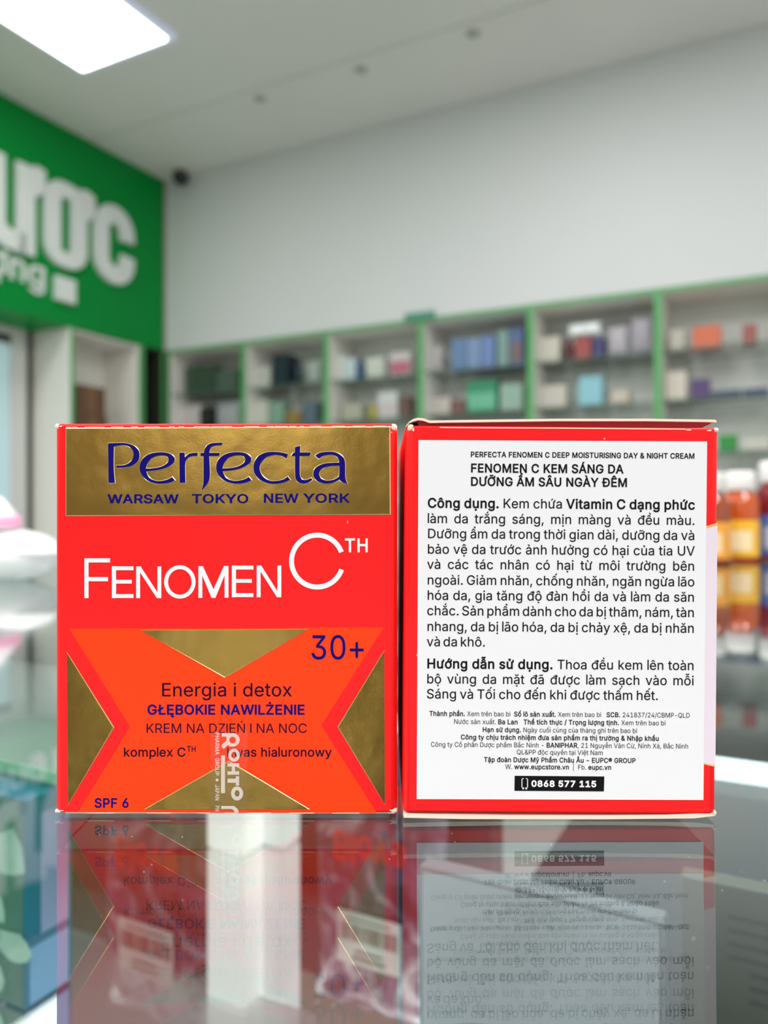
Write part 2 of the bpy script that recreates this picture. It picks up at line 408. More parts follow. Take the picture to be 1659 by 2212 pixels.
i 167 53,0 53,379 114,379 114,0;84,443 67,446 54,455 44,468 41,483 44,499 54,512 67,521 84,524 100,521 114,512 123,499 126,483 123,468 114,455 100,446
k 381 110,137 110,212 121,212 284,379 360,379 184,199 177,199;53,0 53,509 114,509 114,0;294,0 148,186 191,229 372,0
l 189 139,-2 109,1 80,15 65,33 54,65 53,509 114,509 115,81 119,65 127,56 141,52 170,54 181,3
m 610 53,0 53,379 112,379 112,295 108,295 121,329 141,355 172,376 207,386 248,383 281,367 299,347 313,323 321,295 312,295 325,327 347,353 374,372 407,383 445,386 476,381 510,364 532,342 551,305 557,266 557,0 496,0 496,254 492,281 483,302 467,317 447,326 419,330 389,326 365,314 348,295 338,270 335,247 335,0 274,0 273,275 266,295 248,316 229,326 199,330 173,326 148,314 129,294 117,266 114,238 114,0
n 410 114,227 114,0 53,0 53,379 112,379 112,287 102,287 118,322 137,349 160,367 187,379 217,384 255,382 288,372 315,354 332,336 344,313 356,264 357,0 296,0 296,246 287,283 267,310 246,323 220,329 190,327 161,317 141,303 126,283 117,257
o 415 207,-8 170,-5 137,6 107,23 82,46 62,74 46,108 37,146 34,187 37,230 46,268 62,302 82,330 107,353 137,371 170,381 207,384 245,381 278,371 308,353 333,330 354,302 369,268 378,230 381,187 378,146 369,108 354,74 333,46 308,23 278,6 245,-5;207,46 226,48 250,54 270,66 287,82 300,102 310,126 316,151 319,187 316,224 310,250 300,274 287,294 270,310 250,322 226,329 207,330 181,327 165,322 145,310 128,294 115,274 106,250 99,224 96,187 99,151 106,126 115,102 128,82 145,66 165,54 189,48
p 424 53,-143 53,379 112,379 112,319 118,319 137,346 152,360 171,373 190,380 212,384 241,384 274,378 294,371 330,347 352,323 370,293 382,257 389,218 389,160 382,120 370,84 352,54 322,22 284,1 252,-7 213,-7 178,1 149,20 118,59 114,59 114,-143;220,47 245,49 267,57 285,70 301,88 313,109 321,133 328,189 321,245 313,269 301,290 286,307 267,319 245,327 220,330 195,327 174,320 155,307 140,291 128,271 120,247 113,189 120,132 128,107 140,86 156,70 174,57 196,49
q 424 372,-143 311,-143 311,59 306,59 276,20 247,1 212,-7 172,-7 140,1 103,22 79,45 55,84 42,120 35,160 35,218 42,257 55,293 72,323 95,347 131,371 151,378 184,384 213,384 235,380 253,373 272,360 287,346 307,319 313,319 313,379 372,379;205,47 229,49 250,57 269,70 284,86 296,107 305,132 312,189 305,247 296,271 284,291 269,307 251,320 229,327 205,330 179,327 157,319 139,307 124,290 112,269 103,245 96,189 103,133 112,109 124,88 139,70 158,57 180,49
r 259 53,0 53,379 112,379 112,321 115,321 135,352 166,375 196,384 243,384 243,322 200,326 170,319 140,301 123,278 114,243 114,0
s 365 182,-8 128,-2 105,6 84,18 67,32 53,50 42,71 36,94 94,107 105,79 119,64 143,51 173,46 200,46 225,52 244,62 262,81 268,97 267,112 260,129 250,139 225,151 137,173 95,191 66,215 57,229 48,255 47,282 51,305 61,325 81,349 107,367 131,377 158,382 197,384 239,378 279,358 307,328 324,290 268,277 255,302 232,323 205,331 171,332 143,324 117,304 109,283 112,258 124,243 144,232 254,202 292,183 306,171 321,150 330,125 331,98 326,75 317,54 302,35 283,19 260,6 233,-2
t 227 204,379 204,327 6,327 6,379;65,471 126,471 127,81 136,61 150,53 172,50 202,54 213,2 211,1 186,-3 156,-4 115,6 99,15 86,28 75,43 69,61 65,93
u 410 182,-5 138,1 108,15 78,44 62,76 53,127 53,379 114,379 114,144 117,114 127,89 150,64 172,54 200,50 232,55 254,65 273,81 286,103 293,122 296,145 296,379 357,379 357,0 298,0 298,92 307,92 297,67 286,47 265,23 231,3 203,-4
v 389 163,0 17,379 84,379 171,138 206,21 184,21 218,138 305,379 371,379 226,0
w 567 138,0 23,379 87,379 146,167 175,41 165,41 178,101 252,379 316,379 374,167 402,41 391,41 402,90 480,379 545,379 429,0 368,0 317,178 277,338 291,338 257,204 199,0
x 379 21,0 171,218 171,171 29,379 100,379 207,206 175,206 220,285 282,379 352,379 209,169 209,214 358,0 287,0 218,105 173,182 205,182 161,105 91,0
y 389 47,-139 61,-86 100,-89 124,-80 144,-53 163,-1 17,379 84,379 171,138 206,21 184,21 218,138 305,379 371,379 204,-58 188,-91 164,-120 150,-130 128,-140 88,-145
| 230 141,673 141,-164 88,-164 88,673
® 463 231,118 192,122 154,134 121,152 91,177 67,206 48,240 37,277 33,317 37,357 48,394 67,428 91,457 121,482 154,500 192,512 231,516 271,512 309,500 343,482 372,457 396,428 415,394 426,357 430,317 426,277 415,240 396,206 372,177 343,152 309,134 271,122;231,166 262,169 290,178 316,192 338,210 356,233 371,259 379,287 382,317 379,347 371,375 356,401 338,423 316,442 290,456 262,465 231,467 201,465 173,456 147,442 125,423 107,401 92,375 84,347 81,317 84,287 92,259 107,233 125,210 147,192 173,178 201,169;273,226 228,312 273,312 319,226;161,226 161,409 259,408 289,396 304,380 311,360 309,332 299,313 281,297 260,288 185,287 185,319 246,320 259,329 266,343 264,364 255,373 241,378 203,378 203,226
À 480 16,0 201,509 276,509 463,0 395,0 282,317 232,478 245,478 220,393 85,0;110,142 110,199 370,199 370,142;216,558 150,659 218,659 266,558
Á 480 16,0 201,509 276,509 463,0 395,0 282,317 232,478 245,478 220,393 85,0;110,142 110,199 370,199 370,142;213,558 260,659 329,659 263,558
Â 480 16,0 201,509 276,509 463,0 395,0 282,317 232,478 245,478 220,393 85,0;110,142 110,199 370,199 370,142;191,565 130,565 130,567 211,659 269,659 349,567 349,565 288,565 240,624
Ê 419 60,0 60,509 372,509 372,452 125,452 125,286 355,286 355,229 125,229 125,57 375,57 375,0;169,565 109,565 109,567 189,659 247,659 327,567 327,565 266,565 218,624
à 389 160,-9 126,-5 94,5 74,17 52,38 37,66 31,90 31,123 38,150 47,166 63,183 100,203 138,213 244,228 265,235 272,240 275,251 271,288 259,308 244,320 220,329 196,331 165,327 136,315 115,298 100,274 41,291 52,315 67,335 85,351 111,367 141,378 171,383 199,384 233,381 269,370 296,353 319,327 331,298 337,251 337,0 277,0 277,52 272,52 252,25 226,6 197,-5;170,45 202,49 222,56 239,66 257,83 266,99 274,121 276,190 246,179 139,160 117,150 101,136 95,124 92,105 94,87 102,72 114,61 130,52;165,429 99,529 168,529 215,429
á 389 160,-9 126,-5 94,5 74,17 52,38 37,66 31,90 31,123 38,150 47,166 63,183 100,203 138,213 244,228 265,235 272,240 275,251 271,288 259,308 244,320 220,329 196,331 165,327 136,315 115,298 100,274 41,291 52,315 67,335 85,351 111,367 141,378 171,383 199,384 233,381 269,370 296,353 319,327 331,298 337,251 337,0 277,0 277,52 272,52 252,25 226,6 197,-5;170,45 202,49 222,56 239,66 257,83 266,99 274,121 276,190 246,179 139,160 117,150 101,136 95,124 92,105 94,87 102,72 114,61 130,52;162,429 210,529 278,529 212,429
â 389 160,-9 126,-5 94,5 74,17 52,38 37,66 31,90 31,123 38,150 47,166 63,183 100,203 138,213 244,228 265,235 272,240 275,251 271,288 259,308 244,320 220,329 196,331 165,327 136,315 115,298 100,274 41,291 52,315 67,335 85,351 111,367 141,378 171,383 199,384 233,381 269,370 296,353 319,327 331,298 337,251 337,0 277,0 277,52 272,52 252,25 226,6 197,-5;170,45 202,49 222,56 239,66 257,83 266,99 274,121 276,190 246,179 139,160 117,150 101,136 95,124 92,105 94,87 102,72 114,61 130,52;140,435 80,435 80,438 160,529 218,529 299,438 299,435 238,435 189,495
ã 389 160,-9 126,-5 94,5 74,17 52,38 37,66 31,90 31,123 38,150 47,166 63,183 100,203 138,213 244,228 265,235 272,240 275,251 271,288 259,308 244,320 220,329 196,331 165,327 136,315 115,298 100,274 41,291 52,315 67,335 85,351 111,367 141,378 171,383 199,384 233,381 269,370 296,353 319,327 331,298 337,251 337,0 277,0 277,52 272,52 252,25 226,6 197,-5;170,45 202,49 222,56 239,66 257,83 266,99 274,121 276,190 246,179 139,160 117,150 101,136 95,124 92,105 94,87 102,72 114,61 130,52;234,446 209,450 164,471 151,475 139,468 133,448 90,448 96,482 108,503 127,515 145,518 167,515 212,493 227,490 240,496 247,517 288,517 284,488 273,466 256,451
ê 404 212,-8 173,-5 149,1 117,16 90,38 68,64 51,96 40,132 34,172 35,215 42,254 55,290 74,320 97,346 125,365 157,378 193,384 228,383 266,374 294,361 319,341 341,315 357,282 366,252 371,207 371,169 75,169 75,221 338,221 310,202 305,246 291,282 268,309 237,326 205,330 173,326 146,313 120,288 106,263 98,234 97,157 102,130 110,106 123,86 139,70 158,58 179,50 224,47 254,53 275,64 294,84 306,105 365,91 357,70 345,51 311,19 266,-1;155,435 95,435 95,438 175,529 233,529 313,438 313,435 252,435 204,495
ì 167 53,0 53,379 114,379 114,0;59,429 -6,529 62,529 110,429
í 167 53,0 53,379 114,379 114,0;57,429 104,529 173,529 107,429
ó 415 207,-8 170,-5 137,6 107,23 82,46 62,74 46,108 37,146 34,187 37,230 46,268 62,302 82,330 107,353 137,371 170,381 207,384 245,381 278,371 308,353 333,330 354,302 369,268 378,230 381,187 378,146 369,108 354,74 333,46 308,23 278,6 245,-5;207,46 226,48 250,54 270,66 287,82 300,102 310,126 316,151 319,187 316,224 310,250 300,274 287,294 270,310 250,322 226,329 207,330 181,327 165,322 145,310 128,294 115,274 106,250 99,224 96,187 99,151 106,126 115,102 128,82 145,66 165,54 189,48;181,429 228,529 297,529 231,429
ô 415 207,-8 170,-5 137,6 107,23 82,46 62,74 46,108 37,146 34,187 37,230 46,268 62,302 82,330 107,353 137,371 170,381 207,384 245,381 278,371 308,353 333,330 354,302 369,268 378,230 381,187 378,146 369,108 354,74 333,46 308,23 278,6 245,-5;207,46 226,48 250,54 270,66 287,82 300,102 310,126 316,151 319,187 316,224 310,250 300,274 287,294 270,310 250,322 226,329 207,330 181,327 165,322 145,310 128,294 115,274 106,250 99,224 96,187 99,151 106,126 115,102 128,82 145,66 165,54 189,48;158,435 98,435 98,438 178,529 236,529 317,438 317,435 256,435 207,495
ù 410 182,-5 138,1 108,15 78,44 62,76 53,127 53,379 114,379 114,144 117,114 127,89 150,64 172,54 200,50 232,55 254,65 273,81 286,103 293,122 296,145 296,379 357,379 357,0 298,0 298,92 307,92 297,67 286,47 265,23 231,3 203,-4;181,429 115,529 183,529 231,429
ă 389 160,-9 126,-5 94,5 74,17 52,38 37,66 31,90 31,123 38,150 47,166 63,183 100,203 138,213 244,228 265,235 272,240 275,251 271,288 259,308 244,320 220,329 196,331 165,327 136,315 115,298 100,274 41,291 52,315 67,335 85,351 111,367 141,378 171,383 199,384 233,381 269,370 296,353 319,327 331,298 337,251 337,0 277,0 277,52 272,52 252,25 226,6 197,-5;170,45 202,49 222,56 239,66 257,83 266,99 274,121 276,190 246,179 139,160 117,150 101,136 95,124 92,105 94,87 102,72 114,61 130,52;189,433 151,440 119,461 98,492 90,529 135,529 139,508 150,491 168,480 189,476 211,480 228,491 239,508 243,529 288,529 281,492 260,461 228,440
Đ 513 230,0 107,0 107,57 226,57 269,60 318,75 357,101 385,138 395,160 405,198 410,270 402,325 390,361 372,391 349,415 330,428 298,442 260,450 104,452 104,509 272,507 321,497 350,485 388,461 420,430 444,391 462,345 472,275 469,199 457,149 444,119 428,92 409,68 387,48 348,24 301,8 267,2;136,509 136,0 71,0 71,509;7,228 7,281 270,281 270,228
đ 424 195,-8 161,-5 121,10 86,37 60,74 42,120 35,160 35,218 46,270 60,303 87,340 121,366 162,381 204,384 228,381 247,375 277,357 306,319 311,319 311,509 372,509 372,0 313,0 313,59 307,59 284,27 258,7 227,-5;205,47 229,49 250,57 269,70 284,86 296,107 305,132 312,189 305,247 296,271 284,291 269,307 251,320 229,327 205,330 179,327 157,319 139,307 124,290 112,269 103,245 96,189 103,133 112,109 124,88 139,70 158,57 180,49;202,420 202,467 422,467 422,420
Ę 419 60,0 60,509 372,509 372,452 125,452 125,286 355,286 355,229 125,229 125,57 375,57 375,0;336,-148 306,-144 280,-131 263,-111 258,-90 260,-64 269,-40 286,-18 318,7 376,0 328,-42 320,-60 319,-76 326,-90 337,-96 358,-96 378,-88 396,-133 363,-145
Ł 413 81,0 81,509 145,509 145,57 382,57 382,0;16,173 16,237 270,384 270,319
Ń 523 60,0 60,509 136,509 360,156 414,55 405,54 399,163 399,509 463,509 463,0 387,0 171,342 108,452 119,454 125,298 125,0;235,558 283,659 351,659 285,558
Ż 438 42,0 42,46 306,431 341,476 348,454 40,452 40,509 397,509 397,462 138,87 97,33 90,54 399,57 399,0;219,572 203,575 189,584 180,597 177,612 180,628 189,641 203,650 219,653 236,650 249,641 259,628 262,612 259,597 249,584 236,575
Ư 515 394,460 394,509 455,509 460,511 461,581 519,581 518,504 514,487 505,474 492,465 475,460;259,-8 203,-2 177,5 143,22 106,52 85,80 74,101 64,136 60,160 60,509 124,509 124,178 127,152 133,128 155,93 180,72 220,56 259,52 298,56 331,68 357,87 380,120 389,144 392,169 393,509 457,509 457,160 451,124 443,101 433,80 411,52 374,22 340,5 315,-2
ư 432 322,338 322,379 354,379 362,386 363,464 417,464 416,383 406,357 395,347 379,340;182,-5 138,1 108,15 78,44 62,76 53,127 53,379 114,379 114,144 117,114 127,89 150,64 172,54 200,50 232,55 254,65 273,81 286,103 293,122 296,145 296,379 357,379 357,0 298,0 298,92 307,92 297,67 286,47 265,23 231,3 203,-4
ạ 389 160,-9 126,-5 94,5 74,17 52,38 37,66 31,90 31,123 38,150 47,166 63,183 100,203 138,213 244,228 265,235 272,240 275,251 271,288 259,308 244,320 220,329 196,331 165,327 136,315 115,298 100,274 41,291 52,315 67,335 85,351 111,367 141,378 171,383 199,384 233,381 269,370 296,353 319,327 331,298 337,251 337,0 277,0 277,52 272,52 252,25 226,6 197,-5;170,45 202,49 222,56 239,66 257,83 266,99 274,121 276,190 246,179 139,160 117,150 101,136 95,124 92,105 94,87 102,72 114,61 130,52;190,-144 174,-141 160,-133 151,-120 147,-104 151,-88 160,-75 174,-66 190,-64 206,-66 220,-75 229,-88 233,-104 229,-120 220,-133 206,-141
ả 389 160,-9 126,-5 94,5 74,17 52,38 37,66 31,90 31,123 38,150 47,166 63,183 100,203 138,213 244,228 265,235 272,240 275,251 271,288 259,308 244,320 220,329 196,331 165,327 136,315 115,298 100,274 41,291 52,315 67,335 85,351 111,367 141,378 171,383 199,384 233,381 269,370 296,353 319,327 331,298 337,251 337,0 277,0 277,52 272,52 252,25 226,6 197,-5;170,45 202,49 222,56 239,66 257,83 266,99 274,121 276,190 246,179 139,160 117,150 101,136 95,124 92,105 94,87 102,72 114,61 130,52;209,429 163,429 188,478 189,485 182,489 132,489 132,529 199,528 217,522 232,511 238,498 237,479
ấ 389 160,-9 126,-5 94,5 74,17 52,38 37,66 31,90 31,123 38,150 47,166 63,183 100,203 138,213 244,228 265,235 272,240 275,251 271,288 259,308 244,320 220,329 196,331 165,327 136,315 115,298 100,274 41,291 52,315 67,335 85,351 111,367 141,378 171,383 199,384 233,381 269,370 296,353 319,327 331,298 337,251 337,0 277,0 277,52 272,52 252,25 226,6 197,-5;170,45 202,49 222,56 239,66 257,83 266,99 274,121 276,190 246,179 139,160 117,150 101,136 95,124 92,105 94,87 102,72 114,61 130,52;142,426 82,426 82,428 162,520 220,520 301,428 301,426 240,426 191,485;237,547 285,641 353,641 287,547
ầ 389 160,-9 126,-5 94,5 74,17 52,38 37,66 31,90 31,123 38,150 47,166 63,183 100,203 138,213 244,228 265,235 272,240 275,251 271,288 259,308 244,320 220,329 196,331 165,327 136,315 115,298 100,274 41,291 52,315 67,335 85,351 111,367 141,378 171,383 199,384 233,381 269,370 296,353 319,327 331,298 337,251 337,0 277,0 277,52 272,52 252,25 226,6 197,-5;170,45 202,49 222,56 239,66 257,83 266,99 274,121 276,190 246,179 139,160 117,150 101,136 95,124 92,105 94,87 102,72 114,61 130,52;142,426 82,426 82,428 162,520 220,520 301,428 301,426 240,426 191,485;254,547 188,641 257,641 305,547
Ẩ 480 16,0 201,509 276,509 463,0 395,0 282,317 232,478 245,478 220,393 85,0;110,142 110,199 370,199 370,142;193,555 132,555 132,558 213,649 271,649 351,558 351,555 290,555 242,615;333,676 286,676 308,718 310,726 302,730 253,730 253,770 319,769 339,763 353,752 359,738 359,722 351,704
ẩ 389 160,-9 126,-5 94,5 74,17 52,38 37,66 31,90 31,123 38,150 47,166 63,183 100,203 138,213 244,228 265,235 272,240 275,251 271,288 259,308 244,320 220,329 196,331 165,327 136,315 115,298 100,274 41,291 52,315 67,335 85,351 111,367 141,378 171,383 199,384 233,381 269,370 296,353 319,327 331,298 337,251 337,0 277,0 277,52 272,52 252,25 226,6 197,-5;170,45 202,49 222,56 239,66 257,83 266,99 274,121 276,190 246,179 139,160 117,150 101,136 95,124 92,105 94,87 102,72 114,61 130,52;142,426 82,426 82,428 162,520 220,520 301,428 301,426 240,426 191,485;282,547 236,547 258,589 259,597 251,600 202,601 202,641 269,639 289,633 302,623 309,609 308,593 301,575
ẫ 389 160,-9 126,-5 94,5 74,17 52,38 37,66 31,90 31,123 38,150 47,166 63,183 100,203 138,213 244,228 265,235 272,240 275,251 271,288 259,308 244,320 220,329 196,331 165,327 136,315 115,298 100,274 41,291 52,315 67,335 85,351 111,367 141,378 171,383 199,384 233,381 269,370 296,353 319,327 331,298 337,251 337,0 277,0 277,52 272,52 252,25 226,6 197,-5;170,45 202,49 222,56 239,66 257,83 266,99 274,121 276,190 246,179 139,160 117,150 101,136 95,124 92,105 94,87 102,72 114,61 130,52;142,426 82,426 82,428 162,520 220,520 301,428 301,426 240,426 191,485;236,557 211,561 166,582 153,585 141,578 135,558 91,558 98,592 110,613 128,626 147,629 169,625 214,603 229,600 242,606 248,628 290,628 286,599 275,576 258,561
ậ 389 160,-9 126,-5 94,5 74,17 52,38 37,66 31,90 31,123 38,150 47,166 63,183 100,203 138,213 244,228 265,235 272,240 275,251 271,288 259,308 244,320 220,329 196,331 165,327 136,315 115,298 100,274 41,291 52,315 67,335 85,351 111,367 141,378 171,383 199,384 233,381 269,370 296,353 319,327 331,298 337,251 337,0 277,0 277,52 272,52 252,25 226,6 197,-5;170,45 202,49 222,56 239,66 257,83 266,99 274,121 276,190 246,179 139,160 117,150 101,136 95,124 92,105 94,87 102,72 114,61 130,52;140,435 80,435 80,438 160,529 218,529 299,438 299,435 238,435 189,495;190,-144 174,-141 160,-133 151,-120 147,-104 151,-88 160,-75 174,-66 190,-64 206,-66 220,-75 229,-88 233,-104 229,-120 220,-133 206,-141
ắ 389 160,-9 126,-5 94,5 74,17 52,38 37,66 31,90 31,123 38,150 47,166 63,183 100,203 138,213 244,228 265,235 272,240 275,251 271,288 259,308 244,320 220,329 196,331 165,327 136,315 115,298 100,274 41,291 52,315 67,335 85,351 111,367 141,378 171,383 199,384 233,381 269,370 296,353 319,327 331,298 337,251 337,0 277,0 277,52 272,52 252,25 226,6 197,-5;170,45 202,49 222,56 239,66 257,83 266,99 274,121 276,190 246,179 139,160 117,150 101,136 95,124 92,105 94,87 102,72 114,61 130,52;191,423 152,431 121,451 99,482 92,520 137,520 140,499 152,482 169,471 191,467 212,471 229,482 241,499 244,520 290,520 282,482 261,452 229,431;165,547 213,641 281,641 215,547
ặ 389 160,-9 126,-5 94,5 74,17 52,38 37,66 31,90 31,123 38,150 47,166 63,183 100,203 138,213 244,228 265,235 272,240 275,251 271,288 259,308 244,320 220,329 196,331 165,327 136,315 115,298 100,274 41,291 52,315 67,335 85,351 111,367 141,378 171,383 199,384 233,381 269,370 296,353 319,327 331,298 337,251 337,0 277,0 277,52 272,52 252,25 226,6 197,-5;170,45 202,49 222,56 239,66 257,83 266,99 274,121 276,190 246,179 139,160 117,150 101,136 95,124 92,105 94,87 102,72 114,61 130,52;189,433 151,440 119,461 98,492 90,529 135,529 139,508 150,491 168,480 189,476 211,480 228,491 239,508 243,529 288,529 281,492 260,461 228,440;190,-144 174,-141 160,-133 151,-120 147,-104 151,-88 160,-75 174,-66 190,-64 206,-66 220,-75 229,-88 233,-104 229,-120 220,-133 206,-141
ế 404 212,-8 173,-5 149,1 117,16 90,38 68,64 51,96 40,132 34,172 35,215 42,254 55,290 74,320 97,346 125,365 157,378 193,384 228,383 266,374 294,361 319,341 341,315 357,282 366,252 371,207 371,169 75,169 75,221 338,221 310,202 305,246 291,282 268,309 237,326 205,330 173,326 146,313 120,288 106,263 98,234 97,157 102,130 110,106 123,86 139,70 158,58 179,50 224,47 254,53 275,64 294,84 306,105 365,91 357,70 345,51 311,19 266,-1;157,426 97,426 97,428 177,520 235,520 315,428 315,426 254,426 206,485;252,547 300,641 368,641 302,547
ề 404 212,-8 173,-5 149,1 117,16 90,38 68,64 51,96 40,132 34,172 35,215 42,254 55,290 74,320 97,346 125,365 157,378 193,384 228,383 266,374 294,361 319,341 341,315 357,282 366,252 371,207 371,169 75,169 75,221 338,221 310,202 305,246 291,282 268,309 237,326 205,330 173,326 146,313 120,288 106,263 98,234 97,157 102,130 110,106 123,86 139,70 158,58 179,50 224,47 254,53 275,64 294,84 306,105 365,91 357,70 345,51 311,19 266,-1;157,426 97,426 97,428 177,520 235,520 315,428 315,426 254,426 206,485;269,547 203,641 271,641 319,547
ể 404 212,-8 173,-5 149,1 117,16 90,38 68,64 51,96 40,132 34,172 35,215 42,254 55,290 74,320 97,346 125,365 157,378 193,384 228,383 266,374 294,361 319,341 341,315 357,282 366,252 371,207 371,169 75,169 75,221 338,221 310,202 305,246 291,282 268,309 237,326 205,330 173,326 146,313 120,288 106,263 98,234 97,157 102,130 110,106 123,86 139,70 158,58 179,50 224,47 254,53 275,64 294,84 306,105 365,91 357,70 345,51 311,19 266,-1;157,426 97,426 97,428 177,520 235,520 315,428 315,426 254,426 206,485;297,547 250,547 273,589 274,597 266,600 217,601 217,641 284,639 304,633 317,623 323,609 323,593 315,575
ễ 404 212,-8 173,-5 149,1 117,16 90,38 68,64 51,96 40,132 34,172 35,215 42,254 55,290 74,320 97,346 125,365 157,378 193,384 228,383 266,374 294,361 319,341 341,315 357,282 366,252 371,207 371,169 75,169 75,221 338,221 310,202 305,246 291,282 268,309 237,326 205,330 173,326 146,313 120,288 106,263 98,234 97,157 102,130 110,106 123,86 139,70 158,58 179,50 224,47 254,53 275,64 294,84 306,105 365,91 357,70 345,51 311,19 266,-1;157,426 97,426 97,428 177,520 235,520 315,428 315,426 254,426 206,485;250,557 226,561 181,582 167,585 155,578 149,558 106,558 112,592 124,613 143,626 161,629 183,625 228,603 244,600 257,606 263,628 305,628 300,599 289,576 272,561
ệ 404 212,-8 173,-5 149,1 117,16 90,38 68,64 51,96 40,132 34,172 35,215 42,254 55,290 74,320 97,346 125,365 157,378 193,384 228,383 266,374 294,361 319,341 341,315 357,282 366,252 371,207 371,169 75,169 75,221 338,221 310,202 305,246 291,282 268,309 237,326 205,330 173,326 146,313 120,288 106,263 98,234 97,157 102,130 110,106 123,86 139,70 158,58 179,50 224,47 254,53 275,64 294,84 306,105 365,91 357,70 345,51 311,19 266,-1;155,435 95,435 95,438 175,529 233,529 313,438 313,435 252,435 204,495;205,-144 189,-141 175,-133 166,-120 163,-104 166,-88 175,-75 189,-66 205,-64 221,-66 235,-75 244,-88 248,-104 244,-120 235,-133 221,-141
ị 167 53,0 53,379 114,379 114,0;84,443 67,446 54,455 44,468 41,483 44,499 54,512 67,521 84,524 100,521 114,512 123,499 126,483 123,468 114,455 100,446;84,-144 68,-141 54,-133 45,-120 42,-104 45,-88 54,-75 68,-66 84,-64 101,-66 115,-75 124,-88 127,-104 124,-120 115,-133 101,-141
ọ 415 207,-8 170,-5 137,6 107,23 82,46 62,74 46,108 37,146 34,187 37,230 46,268 62,302 82,330 107,353 137,371 170,381 207,384 245,381 278,371 308,353 333,330 354,302 369,268 378,230 381,187 378,146 369,108 354,74 333,46 308,23 278,6 245,-5;207,46 226,48 250,54 270,66 287,82 300,102 310,126 316,151 319,187 316,224 310,250 300,274 287,294 270,310 250,322 226,329 207,330 181,327 165,322 145,310 128,294 115,274 106,250 99,224 96,187 99,151 106,126 115,102 128,82 145,66 165,54 189,48;208,-144 192,-141 178,-133 169,-120 166,-104 169,-88 178,-75 192,-66 208,-64 225,-66 238,-75 248,-88 251,-104 248,-120 238,-133 225,-141
ố 415 207,-8 170,-5 137,6 107,23 82,46 62,74 46,108 37,146 34,187 37,230 46,268 62,302 82,330 107,353 137,371 170,381 207,384 245,381 278,371 308,353 333,330 354,302 369,268 378,230 381,187 378,146 369,108 354,74 333,46 308,23 278,6 245,-5;207,46 226,48 250,54 270,66 287,82 300,102 310,126 316,151 319,187 316,224 310,250 300,274 287,294 270,310 250,322 226,329 207,330 181,327 165,322 145,310 128,294 115,274 106,250 99,224 96,187 99,151 106,126 115,102 128,82 145,66 165,54 189,48;160,426 100,426 100,428 180,520 238,520 319,428 319,426 258,426 209,485;255,547 303,641 371,641 305,547
ồ 415 207,-8 170,-5 137,6 107,23 82,46 62,74 46,108 37,146 34,187 37,230 46,268 62,302 82,330 107,353 137,371 170,381 207,384 245,381 278,371 308,353 333,330 354,302 369,268 378,230 381,187 378,146 369,108 354,74 333,46 308,23 278,6 245,-5;207,46 226,48 250,54 270,66 287,82 300,102 310,126 316,151 319,187 316,224 310,250 300,274 287,294 270,310 250,322 226,329 207,330 181,327 165,322 145,310 128,294 115,274 106,250 99,224 96,187 99,151 106,126 115,102 128,82 145,66 165,54 189,48;160,426 100,426 100,428 180,520 238,520 319,428 319,426 258,426 209,485;272,547 207,641 275,641 323,547
ổ 415 207,-8 170,-5 137,6 107,23 82,46 62,74 46,108 37,146 34,187 37,230 46,268 62,302 82,330 107,353 137,371 170,381 207,384 245,381 278,371 308,353 333,330 354,302 369,268 378,230 381,187 378,146 369,108 354,74 333,46 308,23 278,6 245,-5;207,46 226,48 250,54 270,66 287,82 300,102 310,126 316,151 319,187 316,224 310,250 300,274 287,294 270,310 250,322 226,329 207,330 181,327 165,322 145,310 128,294 115,274 106,250 99,224 96,187 99,151 106,126 115,102 128,82 145,66 165,54 189,48;160,426 100,426 100,428 180,520 238,520 319,428 319,426 258,426 209,485;300,547 254,547 276,589 277,597 269,600 220,601 220,641 287,639 307,633 320,623 327,609 326,593 319,575
ỗ 415 207,-8 170,-5 137,6 107,23 82,46 62,74 46,108 37,146 34,187 37,230 46,268 62,302 82,330 107,353 137,371 170,381 207,384 245,381 278,371 308,353 333,330 354,302 369,268 378,230 381,187 378,146 369,108 354,74 333,46 308,23 278,6 245,-5;207,46 226,48 250,54 270,66 287,82 300,102 310,126 316,151 319,187 316,224 310,250 300,274 287,294 270,310 250,322 226,329 207,330 181,327 165,322 145,310 128,294 115,274 106,250 99,224 96,187 99,151 106,126 115,102 128,82 145,66 165,54 189,48;160,426 100,426 100,428 180,520 238,520 319,428 319,426 258,426 209,485;254,557 229,561 184,582 171,585 159,578 153,558 110,558 116,592 128,613 146,626 165,629 187,625 232,603 247,600 260,606 266,628 308,628 304,599 293,576 276,561
ộ 415 207,-8 170,-5 137,6 107,23 82,46 62,74 46,108 37,146 34,187 37,230 46,268 62,302 82,330 107,353 137,371 170,381 207,384 245,381 278,371 308,353 333,330 354,302 369,268 378,230 381,187 378,146 369,108 354,74 333,46 308,23 278,6 245,-5;207,46 226,48 250,54 270,66 287,82 300,102 310,126 316,151 319,187 316,224 310,250 300,274 287,294 270,310 250,322 226,329 207,330 181,327 165,322 145,310 128,294 115,274 106,250 99,224 96,187 99,151 106,126 115,102 128,82 145,66 165,54 189,48;158,435 98,435 98,438 178,529 236,529 317,438 317,435 256,435 207,495;208,-144 192,-141 178,-133 169,-120 166,-104 169,-88 178,-75 192,-66 208,-64 225,-66 238,-75 248,-88 251,-104 248,-120 238,-133 225,-141
